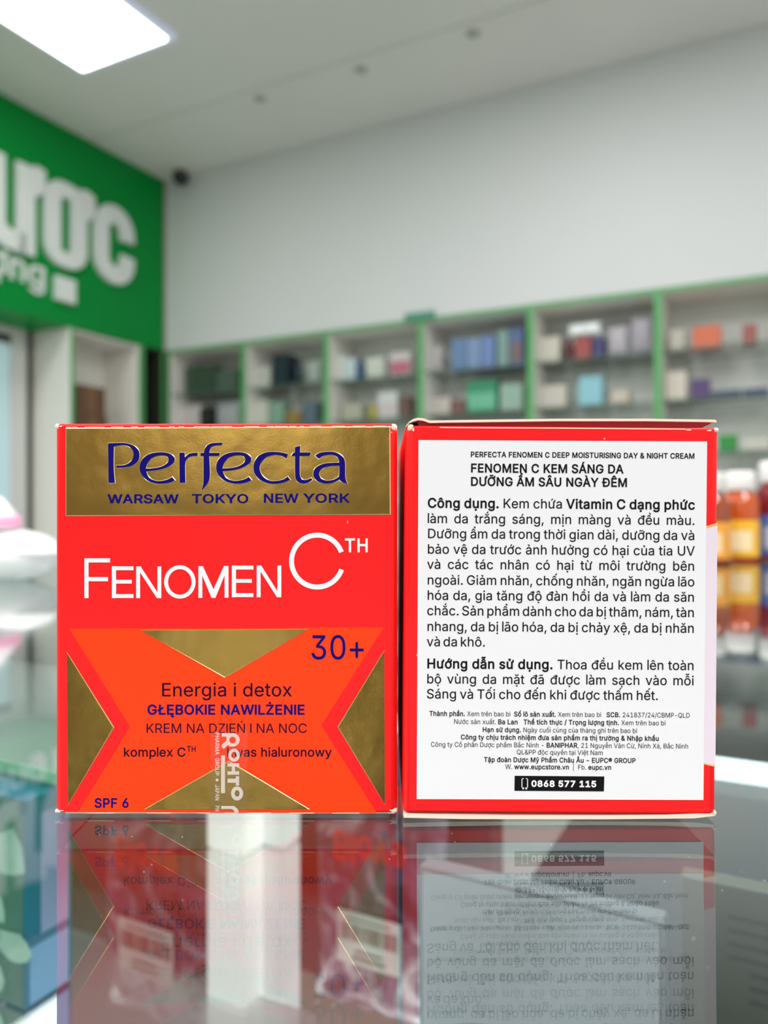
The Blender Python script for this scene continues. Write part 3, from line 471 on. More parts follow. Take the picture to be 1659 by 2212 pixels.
ớ 413 207,344 207,384 302,380 329,381 334,391 334,464 391,464 390,384 383,364 373,354 358,347 340,344;207,-8 170,-5 137,6 107,23 82,46 62,74 46,108 37,146 34,187 37,230 46,268 62,302 82,330 107,353 137,371 170,381 207,384 245,381 278,371 308,353 333,330 354,302 369,268 378,230 381,187 378,146 369,108 354,74 333,46 308,23 278,6 245,-5;207,46 226,48 250,54 270,66 287,82 300,102 310,126 316,151 319,187 316,224 310,250 300,274 287,294 270,310 250,322 226,329 207,330 181,327 165,322 145,310 128,294 115,274 106,250 99,224 96,187 99,151 106,126 115,102 128,82 145,66 165,54 189,48;181,429 228,529 297,529 231,429
ờ 413 207,344 207,384 302,380 329,381 334,391 334,464 391,464 390,384 383,364 373,354 358,347 340,344;207,-8 170,-5 137,6 107,23 82,46 62,74 46,108 37,146 34,187 37,230 46,268 62,302 82,330 107,353 137,371 170,381 207,384 245,381 278,371 308,353 333,330 354,302 369,268 378,230 381,187 378,146 369,108 354,74 333,46 308,23 278,6 245,-5;207,46 226,48 250,54 270,66 287,82 300,102 310,126 316,151 319,187 316,224 310,250 300,274 287,294 270,310 250,322 226,329 207,330 181,327 165,322 145,310 128,294 115,274 106,250 99,224 96,187 99,151 106,126 115,102 128,82 145,66 165,54 189,48;183,429 117,529 186,529 234,429
ở 413 207,344 207,384 302,380 329,381 334,391 334,464 391,464 390,384 383,364 373,354 358,347 340,344;207,-8 170,-5 137,6 107,23 82,46 62,74 46,108 37,146 34,187 37,230 46,268 62,302 82,330 107,353 137,371 170,381 207,384 245,381 278,371 308,353 333,330 354,302 369,268 378,230 381,187 378,146 369,108 354,74 333,46 308,23 278,6 245,-5;207,46 226,48 250,54 270,66 287,82 300,102 310,126 316,151 319,187 316,224 310,250 300,274 287,294 270,310 250,322 226,329 207,330 181,327 165,322 145,310 128,294 115,274 106,250 99,224 96,187 99,151 106,126 115,102 128,82 145,66 165,54 189,48;228,429 182,429 207,478 208,485 200,489 151,489 151,529 217,528 236,522 251,511 257,498 256,479
Ỡ 532 266,473 266,516 361,510 430,509 433,515 433,581 491,581 489,498 480,478 464,465 447,460 427,460 344,470;267,-7 220,-2 177,11 138,33 105,63 78,101 57,146 44,197 40,254 44,311 57,362 78,407 105,445 138,475 177,498 220,511 267,516 314,511 357,498 396,475 429,445 456,407 477,362 489,311 493,254 489,197 477,146 456,101 429,63 396,33 357,11 314,-2;267,53 300,56 330,66 358,82 383,105 403,133 418,168 427,208 430,254 427,300 418,341 403,376 383,404 358,427 330,443 300,453 267,456 234,453 203,443 175,426 151,404 131,375 116,340 107,300 103,254 107,208 116,168 131,133 151,105 175,82 203,66 234,56;312,576 287,580 242,601 229,604 217,597 211,577 168,577 174,611 186,632 204,645 223,648 245,644 290,622 305,619 318,625 324,646 366,646 362,618 351,595 334,580
ỡ 413 207,344 207,384 302,380 329,381 334,391 334,464 391,464 390,384 383,364 373,354 358,347 340,344;207,-8 170,-5 137,6 107,23 82,46 62,74 46,108 37,146 34,187 37,230 46,268 62,302 82,330 107,353 137,371 170,381 207,384 245,381 278,371 308,353 333,330 354,302 369,268 378,230 381,187 378,146 369,108 354,74 333,46 308,23 278,6 245,-5;207,46 226,48 250,54 270,66 287,82 300,102 310,126 316,151 319,187 316,224 310,250 300,274 287,294 270,310 250,322 226,329 207,330 181,327 165,322 145,310 128,294 115,274 106,250 99,224 96,187 99,151 106,126 115,102 128,82 145,66 165,54 189,48;252,446 227,450 169,475 157,468 151,448 108,448 114,482 126,503 145,515 164,518 185,515 230,493 245,490 258,496 265,517 307,517 302,488 291,466 274,451
ợ 413 207,344 207,384 302,380 329,381 334,391 334,464 391,464 390,384 383,364 373,354 358,347 340,344;207,-8 170,-5 137,6 107,23 82,46 62,74 46,108 37,146 34,187 37,230 46,268 62,302 82,330 107,353 137,371 170,381 207,384 245,381 278,371 308,353 333,330 354,302 369,268 378,230 381,187 378,146 369,108 354,74 333,46 308,23 278,6 245,-5;207,46 226,48 250,54 270,66 287,82 300,102 310,126 316,151 319,187 316,224 310,250 300,274 287,294 270,310 250,322 226,329 207,330 181,327 165,322 145,310 128,294 115,274 106,250 99,224 96,187 99,151 106,126 115,102 128,82 145,66 165,54 189,48;208,-144 192,-141 178,-133 169,-120 166,-104 169,-88 178,-75 192,-66 208,-64 225,-66 238,-75 248,-88 251,-104 248,-120 238,-133 225,-141
ụ 410 182,-5 138,1 108,15 78,44 62,76 53,127 53,379 114,379 114,144 117,114 127,89 150,64 172,54 200,50 232,55 254,65 273,81 286,103 293,122 296,145 296,379 357,379 357,0 298,0 298,92 307,92 297,67 286,47 265,23 231,3 203,-4;206,-144 190,-141 176,-133 167,-120 164,-104 167,-88 176,-75 190,-66 206,-64 223,-66 236,-75 246,-88 249,-104 246,-120 236,-133 223,-141
ủ 410 182,-5 138,1 108,15 78,44 62,76 53,127 53,379 114,379 114,144 117,114 127,89 150,64 172,54 200,50 232,55 254,65 273,81 286,103 293,122 296,145 296,379 357,379 357,0 298,0 298,92 307,92 297,67 286,47 265,23 231,3 203,-4;225,429 179,429 204,478 205,485 197,489 148,489 148,529 215,528 233,522 248,511 254,498 253,479
ứ 432 322,338 322,379 354,379 362,386 363,464 417,464 416,383 406,357 395,347 379,340;182,-5 138,1 108,15 78,44 62,76 53,127 53,379 114,379 114,144 117,114 127,89 150,64 172,54 200,50 232,55 254,65 273,81 286,103 293,122 296,145 296,379 357,379 357,0 298,0 298,92 307,92 297,67 286,47 265,23 231,3 203,-4;178,429 226,529 294,529 228,429
ừ 432 322,338 322,379 354,379 362,386 363,464 417,464 416,383 406,357 395,347 379,340;182,-5 138,1 108,15 78,44 62,76 53,127 53,379 114,379 114,144 117,114 127,89 150,64 172,54 200,50 232,55 254,65 273,81 286,103 293,122 296,145 296,379 357,379 357,0 298,0 298,92 307,92 297,67 286,47 265,23 231,3 203,-4;181,429 115,529 183,529 231,429
ử 432 322,338 322,379 354,379 362,386 363,464 417,464 416,383 406,357 395,347 379,340;182,-5 138,1 108,15 78,44 62,76 53,127 53,379 114,379 114,144 117,114 127,89 150,64 172,54 200,50 232,55 254,65 273,81 286,103 293,122 296,145 296,379 357,379 357,0 298,0 298,92 307,92 297,67 286,47 265,23 231,3 203,-4;225,429 179,429 204,478 205,485 197,489 148,489 148,529 215,528 233,522 248,511 254,498 253,479
ự 432 322,338 322,379 354,379 362,386 363,464 417,464 416,383 406,357 395,347 379,340;182,-5 138,1 108,15 78,44 62,76 53,127 53,379 114,379 114,144 117,114 127,89 150,64 172,54 200,50 232,55 254,65 273,81 286,103 293,122 296,145 296,379 357,379 357,0 298,0 298,92 307,92 297,67 286,47 265,23 231,3 203,-4;206,-144 190,-141 176,-133 167,-120 164,-104 167,-88 176,-75 190,-66 206,-64 223,-66 236,-75 246,-88 249,-104 246,-120 236,-133 223,-141
ỹ 389 47,-139 61,-86 100,-89 124,-80 144,-53 163,-1 17,379 84,379 171,138 206,21 184,21 218,138 305,379 371,379 204,-58 188,-91 164,-120 150,-130 128,-140 88,-145;239,446 215,450 170,471 156,475 144,468 138,448 96,448 102,482 113,503 132,515 151,518 172,515 218,493 233,490 246,496 252,517 294,517 289,488 279,466 262,451
• 389 194,93 172,95 152,101 133,111 117,124 104,141 93,160 87,180 85,202 87,224 93,244 104,263 117,279 133,293 152,303 172,309 194,311 216,309 237,303 255,293 272,279 285,263 295,244 301,224 304,202 301,180 295,160 285,141 272,124 255,111 237,101 216,95
'''
CAP = 509.0
FONT = {}
for ln in GLYPHS.strip('\n').split('\n'):
    ch, rest = ln[0], ln[2:]
    adv, _, body = rest.partition(' ')
    FONT[ch] = (float(adv), [[tuple(float(k) for k in p.split(',')) for p in c.split(' ')] for c in body.split(';')])
FONT[' '] = (188.0, [])


def bar_glyph(w, h, side=36):
    return (w + 2 * side, [[(side, 0), (side, h), (side + w, h), (side + w, 0)]])


FONT['I'] = bar_glyph(66, 509)
FONT['l'] = bar_glyph(60, 540)


def area2(c):
    return sum(c[i - 1][0] * c[i][1] - c[i][0] * c[i - 1][1] for i in range(len(c))) / 2


def grow(contours, off):
    """Move every outline outwards from the ink by off."""
    if not off:
        return contours
    sgn = 1.0 if sum(area2(c) for c in contours) > 0 else -1.0
    res = []
    for c in contours:
        n, q = len(c), []
        for i in range(n):
            x0, y0 = c[i - 1]
            x1, y1 = c[i]
            x2, y2 = c[(i + 1) % n]
            ax, ay, bx, by = x1 - x0, y1 - y0, x2 - x1, y2 - y1
            la, lb = math.hypot(ax, ay) or 1, math.hypot(bx, by) or 1
            n1 = (ay / la * sgn, -ax / la * sgn)
            n2 = (by / lb * sgn, -bx / lb * sgn)
            mx, my = n1[0] + n2[0], n1[1] + n2[1]
            d = mx * mx + my * my
            k = 2 / max(d, 0.9)
            q.append((x1 + mx * k * off, y1 + my * k * off))
        res.append(q)
    return res


def fill(contours):
    """Triangles of the area the outlines enclose (non-zero winding)."""
    vs, es = [], []
    for c in contours:
        n = len(vs)
        vs += [Vector(p) for p in c]
        es += [(n + i, n + (i + 1) % len(c)) for i in range(len(c))]
    if not vs:
        return [], []
    ov, _, of, *_ = delaunay_2d_cdt(vs, es, [], 0, 1e-4)
    keep = []
    for f in of:
        px = sum(ov[i].x for i in f) / len(f)
        py = sum(ov[i].y for i in f) / len(f)
        w = 0
        for c in contours:
            for i in range(len(c)):
                (x0, y0), (x1, y1) = c[i - 1], c[i]
                if (y0 <= py) != (y1 <= py):
                    if x0 + (py - y0) * (x1 - x0) / (y1 - y0) > px:
                        w += 1 if y1 > y0 else -1
        if w:
            keep.append(tuple(f))
    return [(v.x, v.y) for v in ov], keep


_G = {}


def glyph(ch, off):
    k = (ch, off)
    if k not in _G:
        _G[k] = fill(grow(FONT[ch][1], off))
    return _G[k]


def smooth_path(pts, closed=True, sub=6):
    """Catmull-Rom through pts; a point with a third entry is a corner."""
    n, res = len(pts), []
    for i in range(n if closed else n - 1):
        p1, p2 = pts[i], pts[(i + 1) % n]
        p0 = pts[i - 1] if len(p1) < 3 else p1
        p3 = pts[(i + 2) % n] if len(p2) < 3 else p2
        if len(p1) > 2 and len(p2) > 2:
            res.append(p1[:2])
            continue
        for j in range(sub):
            t = j / sub
            res.append(tuple(0.5 * (2 * p1[a] + (p2[a] - p0[a]) * t + (2 * p0[a] - 5 * p1[a] + 4 * p2[a] - p3[a]) * t * t + (3 * p1[a] - p0[a] - 3 * p2[a] + p3[a]) * t ** 3) for a in (0, 1)))
    return res


def stroke(pts, w):
    """Outline of an open line of constant width."""
    lft, rgt = [], []
    n = len(pts)
    for i in range(n):
        a = pts[max(0, i - 1)]
        b = pts[min(n - 1, i + 1)]
        dx, dy = b[0] - a[0], b[1] - a[1]
        l = math.hypot(dx, dy) or 1
        nx, ny = -dy / l * w / 2, dx / l * w / 2
        if 0 < i < n - 1:
            ux, uy = pts[i][0] - a[0], pts[i][1] - a[1]
            lu = math.hypot(ux, uy) or 1
            c = abs((-uy * nx + ux * ny) / (lu * w / 2))
            k = 1 / max(c, 0.5)
            nx, ny = nx * k, ny * k
        lft.append((pts[i][0] + nx, pts[i][1] + ny))
        rgt.append((pts[i][0] - nx, pts[i][1] - ny))
    return lft + rgt[::-1]


def arc(cx, cy, rx, ry, a0, a1, n=40):
    return [(cx + rx * math.cos(R(a0 + (a1 - a0) * i / n)), cy + ry * math.sin(R(a0 + (a1 - a0) * i / n))) for i in range(n + 1)]


class Flat:
    """Print on a face, drawn in picture pixels (y down) and mapped to the face's own x, z."""

    def __init__(self, fmap, y):
        self.m, self.y, self.v, self.f = fmap, y, [], []

    def put(self, vs, fs):
        n = len(self.v)
        self.v += vs
        self.f += [tuple(i + n for i in q) for q in fs]

    def poly(self, *contours):
        self.put(*fill([list(c) for c in contours]))
        return self

    def union(self, shapes):
        """Overlapping shapes as one sheet; each shape is (outline, hole, hole ...)."""
        cs = []
        for sh in shapes:
            for i, c in enumerate(sh):
                cs.append(list(c) if (area2(c) > 0) == (i == 0) else list(c)[::-1])
        self.put(*fill(cs))
        return self

    def width(self, s, cap, bold=0.0, track=0.0):
        k = cap / CAP
        return sum(FONT[c][0] + 2 * bold * 0.55 + track for c in s) * k

    def text(self, s, x, base, cap, bold=0.0, x1=None, track=0.0, xs=1.0, right=False, slope=0.0, turn=False):
        """Text from x on the baseline; with x1 it is stretched to end there. turn: reading downwards."""
        k = cap / CAP
        if x1 is not None:
            xs = (x1 - x) / max(1e-9, self.width(s, cap, bold, track))
        if right:
            x -= self.width(s, cap, bold, track) * xs
        for c in s:
            if c != ' ':
                vs, fs = glyph(c, bold)
                if turn:
                    self.put([(base + py * k, x + (px + bold * 0.55) * k * xs) for px, py in vs], fs)
                else:
                    self.put([(x + (px + bold * 0.55) * k * xs, base - py * k - slope * 0) for px, py in vs], fs)
            x += (FONT[c][0] + 2 * bold * 0.55 + track) * k * xs
        return x

    def justified(self, runs, x0, x1, base, cap, xs):
        words = [(w, b) for s, b in runs for w in s.split()]
        tot = sum(self.width(w, cap, b) * xs for w, b in words)
        gap = (x1 - x0 - tot) / (len(words) - 1)
        x = x0
        for w, b in words:
            x = self.text(w, x, base, cap, b, xs=xs) + gap

    def runs(self, runs, x0, x1, base, cap):
        tot = sum(self.width(s, cap, b) for s, b in runs)
        xs = (x1 - x0) / tot
        x = x0
        for s, b in runs:
            x = self.text(s, x, base, cap, b, xs=xs)

    def build(self, name, m, parent, thick=0.0):
        me = bpy.data.meshes.new(name)
        vs = []
        for p in self.v:
            x, z = self.m(*p)
            vs.append((x, self.y, z))
        fs = []
        for f in self.f:
            a, b, c = (vs[i] for i in f[:3])
            # wind every face so that it looks out of the picture (towards -y)
            cr = (b[0] - a[0]) * (c[2] - a[2]) - (b[2] - a[2]) * (c[0] - a[0])
            fs.append(tuple(f) if cr > 0 else tuple(f)[::-1])
        me.from_pydata(vs, [], fs)
        me.update()
        me.materials.append(m)
        o = bpy.data.objects.new(name, me)
        link(o, parent)
        if thick:
            md = o.modifiers.new('sheet', 'SOLIDIFY')
            md.thickness = thick
            md.offset = -1.0
        return o


# ------------------------------------------------------------------ shared materials
WHITE_PAINT = mat('white_paint', (217, 221, 221), 0.6, var=0.03, scale=1.5)
CEILING_PAINT = mat('ceiling_paint', (226, 226, 222), 0.8, var=0.05, scale=2.0)
GREEN_PANEL = mat('green_sign_sheet', (0, 140, 58), 0.4, var=0.05, scale=1.2, spec=0.15)
GREEN_EDGE = mat('green_edge_band', (92, 172, 104), 0.45, var=0.06)
CREAM_BOARD = mat('cream_board', (236, 234, 226), 0.5, var=0.03)
FLOOR_TILE = mat('floor_tile', (190, 190, 184), 0.25, var=0.05, scale=3)
BOARD = mat('raw_cardboard', (250, 228, 208), 0.7, var=0.05, scale=400)
RED = mat('red_coated_card', (255, 26, 28), 0.35, var=0.015, scale=60, spec=0.25)
ORANGE = mat('orange_print', (255, 64, 8), 0.35, var=0.015, scale=60, spec=0.22)
NAVY = mat('navy_ink', (14, 4, 112), 0.45, var=0.03, spec=0.12)
PLUM = mat('dark_plum_ink', (34, 0, 44), 0.45, var=0.03, spec=0.12)
WHITE_INK = mat('white_ink', (246, 244, 246), 0.45, var=0.02)
BLACK_INK = mat('black_ink', (8, 8, 10), 0.5, var=0.03, spec=0.2)
STICKER = mat('white_sticker_paper', (240, 240, 242), 0.45, var=0.008, scale=90)

# ------------------------------------------------------------------ the shop
S1, T1 = 6.6, 7.2
struct('floor', MB().box(-0.9, S1, -T1, 0.5, -0.05, 0.0), FLOOR_TILE, 'pale floor tiles of the shop', CORNER, -PHI)
struct('ceiling', MB().box(-0.9, S1, -T1, 0.5, CEIL, CEIL + 0.05), CEILING_PAINT, 'plain grey-white shop ceiling', CORNER, -PHI)
struct('wall_back', MB().box(-0.9, S1, 0.36, 0.42, 0, CEIL), WHITE_PAINT, 'white wall behind the shelf cabinets', CORNER, -PHI)
struct('wall_left', MB().box(-0.95, -0.90, -T1, 0.42, 0, CEIL), WHITE_PAINT, 'white wall behind the green sign', CORNER, -PHI)
struct('wall_right', MB().box(S1, S1 + 0.06, -T1, 0.42, 0, CEIL), WHITE_PAINT, 'white side wall of the shop', CORNER, -PHI)
struct('wall_front', MB().box(-0.9, S1, -T1 - 0.06, -T1, 0, CEIL), mat('front_wall_paint', (120, 112, 98), 0.7), 'wall around the shop front', CORNER, -PHI)
struct('trim_1', MB().box(0.002, S1, 0.0, 0.358, CABTOP + 0.004, CEIL - 0.002), WHITE_PAINT, 'white boxed-in panel above the shelf cabinets', CORNER, -PHI)
struct('trim_2', MB().box(-0.012, 0.012, -0.016, 0.0, CABTOP + 0.004, CEIL - 0.002), mat('corner_bead', (176, 170, 158), 0.6), 'grey corner bead where sign and white panel meet', CORNER, -PHI)
for k_, v_ in enumerate((0.62, 1.85)):
    struct('trim_%d' % (3 + k_), MB().box(0.0, S1, -v_ - 0.006, -v_ + 0.006, CEIL - 0.003, CEIL + 0.001), mat('ceiling_seam', (206, 208, 202), 0.8), None, CORNER, -PHI)

# green fascia sign on the left wall, with raised white letters
sign = thing('shop_sign', 'big green sign board with white raised letters above the glass door', 'sign', CORNER, -PHI)
SB = CABTOP
MB().box(-0.30, 0.0, -3.4, -0.0, SB + 0.002, CEIL - 0.002).build('sign_board', GREEN_PANEL, sign)


def sign_map(px, py):                       # px grows to the right along the board (towards the corner)
    return (px, py)


LETTER = mat('white_letter', (226, 232, 230), 0.35, var=0.02)


def sign_text(name, contours, depth):
    """White letter standing off the board; contours in metres (x = -t, y = height)."""
    vs, fs = fill(contours)
    mb = MB()
    n = len(vs)
    mb.v = [(depth, x, y) for x, y in vs]
    for f in fs:
        a, b, c = (vs[i] for i in f[:3])
        cr = (b[0] - a[0]) * (c[1] - a[1]) - (b[1] - a[1]) * (c[0] - a[0])
        mb.f.append(tuple(f) if cr > 0 else tuple(f)[::-1])
        mb.sm.append(False)
    for c in contours:
        k = len(mb.v)
        mb.v += [(depth, x, y) for x, y in c] + [(0.0, x, y) for x, y in c]
        m_ = len(c)
        for i in range(m_):
            j = (i + 1) % m_
            mb.f.append((k + i, k + j, k + m_ + j, k + m_ + i))
            mb.sm.append(False)
    return mb.build(name, LETTER, sign)


ZB, ZT = CAMZ + 1.36, CAMZ + 1.83           # foot and head of the lower-case letters
W_ = 0.105


def ring_o(x0, x1, z0, z1, r, w):
    def rr(a0, a1, b0, b1, q):
        p = []
        for cx_, cz_, s_ in ((a1 - q, b1 - q, 0), (a0 + q, b1 - q, 90), (a0 + q, b0 + q, 180), (a1 - q, b0 + q, 270)):
            p += arc(cx_, cz_, q, q, s_, s_ + 90, 8)
        return p
    return [rr(x0, x1, z0, z1, r), rr(x0 + w, x1 - w, z0 + w * 0.8, z1 - w * 0.8, max(0.02, r - w))[::-1]]


# u with horn: its left stem is mostly outside the picture
u_path = [(-1.235, ZT), (-1.235, ZB + 0.15)] + arc(-1.145, ZB + 0.135, 0.09, 0.085, 180, 270, 8) + [(-1.06, ZB + 0.05)]
sign_text('letter', [stroke(u_path, W_)], 0.03)
sign_text('letter', [[(-1.115, ZT), (-1.115, ZB), (-1.005, ZB), (-1.005, ZT - 0.15), (-0.955, ZT - 0.12), (-0.94, ZT - 0.06), (-0.94, ZT + 0.01), (-1.0, ZT + 0.02), (-1.02, ZT)]], 0.03)
sign_text('letter', ring_o(-0.945, -0.66, ZB, ZT, 0.12, W_), 0.03)
sign_text('letter_horn', [[(-0.72, ZT - 0.005), (-0.66, ZT + 0.01), (-0.605, ZT - 0.01), (-0.60, ZT - 0.08), (-0.62, ZT - 0.14), (-0.662, ZT - 0.165), (-0.675, ZT - 0.05)]], 0.03)
sign_text('letter_dot', [[(-0.87, ZB - 0.19), (-0.74, ZB - 0.19), (-0.74, ZB - 0.06), (-0.87, ZB - 0.06)]], 0.03)
cpath = [(-0.35, ZT - 0.19)] + arc(-0.452, ZT - 0.155, 0.10, 0.10, 0, 180, 14) + arc(-0.452, ZB + 0.155, 0.10, 0.10, 180, 360, 14) + [(-0.35, ZB + 0.19)]
sign_text('letter', [stroke(cpath, W_)], 0.03)
flat_small = Flat(sign_map, 0)
tw = 0.105 / 379 * CAP
small = []
xx = -0.915 - flat_small.width('lượng', tw, 12)
for c_ in 'lượng':
    k_ = tw / CAP
    if c_ != ' ':
        small += [[(xx + px * k_, CAMZ + 1.215 + py * k_) for px, py in q] for q in grow(FONT[c_][1], 12)]
    xx += (FONT[c_][0] + 13) * k_
sign_text('letter_line', small, 0.012)

# glass door in the deep part of the left wall
DS = -0.304
dr = MB().box(DS - 0.05, DS, -0.90, -0.80, 0, CABTOP).box(DS - 0.05, DS, -2.05, -1.95, 0, CABTOP).box(DS - 0.05, DS, -1.95, -0.90, CAMZ + 1.0, CABTOP)
struct('door_1', dr, mat('door_frame', (214, 216, 212), 0.4), 'white frame of the frosted glass door under the green sign', CORNER, -PHI)
dp = MB().box(DS - 0.03, DS - 0.02, -1.95, -0.90, 0.02, CAMZ + 0.955).build('door_pane', mat('frosted_pane', (186, 216, 222), 0.25, var=0.02, emit=0.22), bpy.data.objects['door_1'])  # faint glow added in place of daylight behind the pane
MB().box(DS - 0.045, DS - 0.005, -1.95, -0.90, CAMZ + 0.955, CAMZ + 1.0).build('door_header', mat('dark_header', (50, 50, 46), 0.5), bpy.data.objects['door_1'])
struct('wall_left_2', MB().box(-0.90, DS - 0.05, -T1, -0.80, 0, CABTOP), WHITE_PAINT, None, CORNER, -PHI)

# open cupboard in the left wall, then a corner one with shade painted into its boards


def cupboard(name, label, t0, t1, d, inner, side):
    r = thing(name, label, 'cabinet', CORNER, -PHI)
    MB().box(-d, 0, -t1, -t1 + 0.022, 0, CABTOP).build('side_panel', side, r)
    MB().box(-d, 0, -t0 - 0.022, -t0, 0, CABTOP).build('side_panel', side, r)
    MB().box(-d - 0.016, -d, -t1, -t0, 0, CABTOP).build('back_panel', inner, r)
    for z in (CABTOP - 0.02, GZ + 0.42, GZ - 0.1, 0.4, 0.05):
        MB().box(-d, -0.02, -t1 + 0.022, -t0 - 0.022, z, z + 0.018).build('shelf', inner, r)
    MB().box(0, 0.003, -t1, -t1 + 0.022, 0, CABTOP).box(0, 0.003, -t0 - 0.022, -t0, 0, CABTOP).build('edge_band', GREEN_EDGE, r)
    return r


cupboard('open_cupboard', 'open cream cupboard with stacked brown cartons under the green sign', 0.215, 0.754, 0.30, CREAM_BOARD, CREAM_BOARD)
cupboard('corner_cupboard', 'narrow cupboard with painted-in shade in the corner under the green sign', 0.012, 0.212, 0.30, mat('shaded_board', (46, 48, 38), 0.6), mat('shaded_board', (46, 48, 38), 0.6))

# wall cabinets, one after the other along the back wall
DIV = [0.02, 0.633, 1.226, 1.826, 2.434, 3.046, 3.656, 4.26]
SHELF_Z = [CAMZ + 0.765, CAMZ + 0.53, CAMZ + 0.28, CAMZ + 0.03, CAMZ - 0.22]
SHELF_GLASS = mat('green_shelf_glass', (112, 142, 126), 0.15, var=0.05, spec=0.6, trans=0.68)
BACKB = mat('cabinet_back', (240, 246, 240), 0.55, var=0.04)
ORD = ['first', 'second', 'third', 'fourth', 'fifth', 'sixth', 'seventh']
cab0 = None
for i_ in range(7):
    s0, s1 = DIV[i_], DIV[i_ + 1]
    c = thing('wall_cabinet', 'green-edged shelf cabinet on the back wall, %s from the corner' % ORD[i_], 'cabinet', shop(s0, 0), -PHI, 'green-edged shelf cabinets along the back wall')
    w = s1 - s0 - 0.002
    MB().box(0.0, 0.016, 0.0, 0.34, 0, CABTOP).build('side_panel', CREAM_BOARD, c)
    MB().box(w - 0.016, w, 0.0, 0.34, 0, CABTOP).build('side_panel', CREAM_BOARD, c)
    MB().box(0.016, w - 0.016, 0.325, 0.34, 0, CABTOP - 0.018).build('back_panel', BACKB, c)
    MB().box(0.016, w - 0.016, 0.0, 0.325, CABTOP - 0.018, CABTOP).build('top_panel', CREAM_BOARD, c)
    MB().box(0.0, 0.016, -0.003, 0.0, 0, CABTOP).build('edge_band', GREEN_EDGE, c)
    MB().box(w - 0.016, w, -0.003, 0.0, 0, CABTOP).build('edge_band', GREEN_EDGE, c)
    MB().box(0.016, w - 0.016, -0.003, 0.0, CABTOP - 0.018, CABTOP).build('edge_band', GREEN_EDGE, c)
    for z in SHELF_Z:
        MB().box(0.017, w - 0.017, 0.012, 0.324, z - 0.012, z).build('shelf', SHELF_GLASS, c)
    MB().box(0.016, w - 0.016, 0.02, 0.324, 0.0, 0.62).build('base_cupboard', CREAM_BOARD, c)

# square light panel on the ceiling
lt = thing('ceiling_light', 'square glowing white light panel on the ceiling', 'ceiling light', shop(0.545, 1.74, CEIL), -PHI)
MB().bevel_box(0, 0.6, 0, 0.6, -0.028, 0.0, 0.012, 3).build('light_frame', mat('light_frame', (214, 224, 244), 0.4, emit=0.25), lt)
MB().bevel_box(0.035, 0.565, 0.035, 0.565, -0.033, -0.026, 0.003, 2).build('diffuser', mat('light_diffuser', (252, 255, 246), 0.5, var=0.0, emit=7.0), lt)

# small fittings on the ceiling
cm = thing('security_camera', 'small dark dome camera in the ceiling corner beside the green sign', 'camera', shop(0.19, 0.07, CEIL - 0.075))
MB().lathe([(0.03, 0.075), (0.045, 0.06), (0.05, 0.035)][::-1], seg=20).build('mount', mat('camera_mount', (70, 72, 66), 0.5), cm)
MB().lathe([(0.012, -0.012), (0.035, 0.0), (0.048, 0.02), (0.05, 0.035)], seg=20).build('dome', mat('camera_dome', (20, 24, 20), 0.2), cm)


def ceil_at(px, py):
    y = (CEIL - CAMZ) * F / (CY - py)
    return ((px - CX) / F * y, y, CEIL)


for px_, py_, lab in ((1022, 72, 'small grey sprinkler cap farthest right, near the upper wall edge'), (780, 150, 'small grey sprinkler cap, middle one of the three on the ceiling'), (562, 213, 'small grey sprinkler cap, nearest of the three to the green sign')):
    x_, y_, z_ = ceil_at(px_, py_)
    tag(MB().lathe([(0.012, -0.018), (0.016, -0.012), (0.03, -0.006), (0.034, 0.0)], seg=20).build('sprinkler_cap', mat('cap_grey', (176, 178, 172), 0.5), None, (x_, y_, z_)), lab, 'sprinkler')

# ------------------------------------------------------------------ goods in the wall cabinets


def spot(px, t=-0.10):
    """Shop position along the wall (s) and depth y for a picture column at the plane t."""
    o = CORNER - U * t
    d = (px - CX) / F
    s = (d * o.y - o.x) / (V.x - d * V.y)
    return s, o.y + s * V.y


def goods(kind, l, r, top, shelf, rgb, label, cat='box', t=-0.10, depth=0.09, rgb2=None, group=None):
    s0, _ = spot(l, t)
    s1, _ = spot(r, t)
    sm_, ym = spot((l + r) / 2, t)
    z0 = SHELF_Z[shelf]
    h = CAMZ + (CY - top) / F * ym - z0
    w = s1 - s0
    m = mat('pack_%d_%d_%d' % rgb, rgb, 0.4, var=0.08, scale=14)
    m2 = mat('pack_%d_%d_%d' % rgb2, rgb2, 0.4, var=0.08, scale=14) if rgb2 else None
    r_ = thing(kind, label, cat, shop(sm_, t, z0), -PHI, group)
    if kind == 'carton':
        MB().bevel_box(-w / 2, w / 2, 0, depth, 0, h, 0.002, 2).build('body', m, r_)
        if m2:
            MB().box(-w / 2 + 0.006, w / 2 - 0.006, -0.001, 0.0, h * 0.12, h * 0.62).build('printed_panel', m2, r_)
    elif kind == 'bottle':
        rr = w / 2
        MB().lathe([(rr * 0.9, 0), (rr, h * 0.03), (rr, h * 0.62), (rr * 0.8, h * 0.72), (rr * 0.42, h * 0.78), (rr * 0.42, h * 0.8)], 0, rr).build('body', m, r_)
        MB().lathe([(rr * 0.5, h * 0.78), (rr * 0.52, h * 0.8), (rr * 0.52, h * 0.98), (rr * 0.46, h)], 0, rr).build('cap', m2 or m, r_)
    else:
        MB().pillow(w, h, min(depth, 0.07), cy=0.04).build('body', m, r_)
        if m2:
            MB().box(-w * 0.25, w * 0.25, 0.0, 0.004, h * 0.3, h * 0.65).build('printed_panel', m2, r_)
    return r_


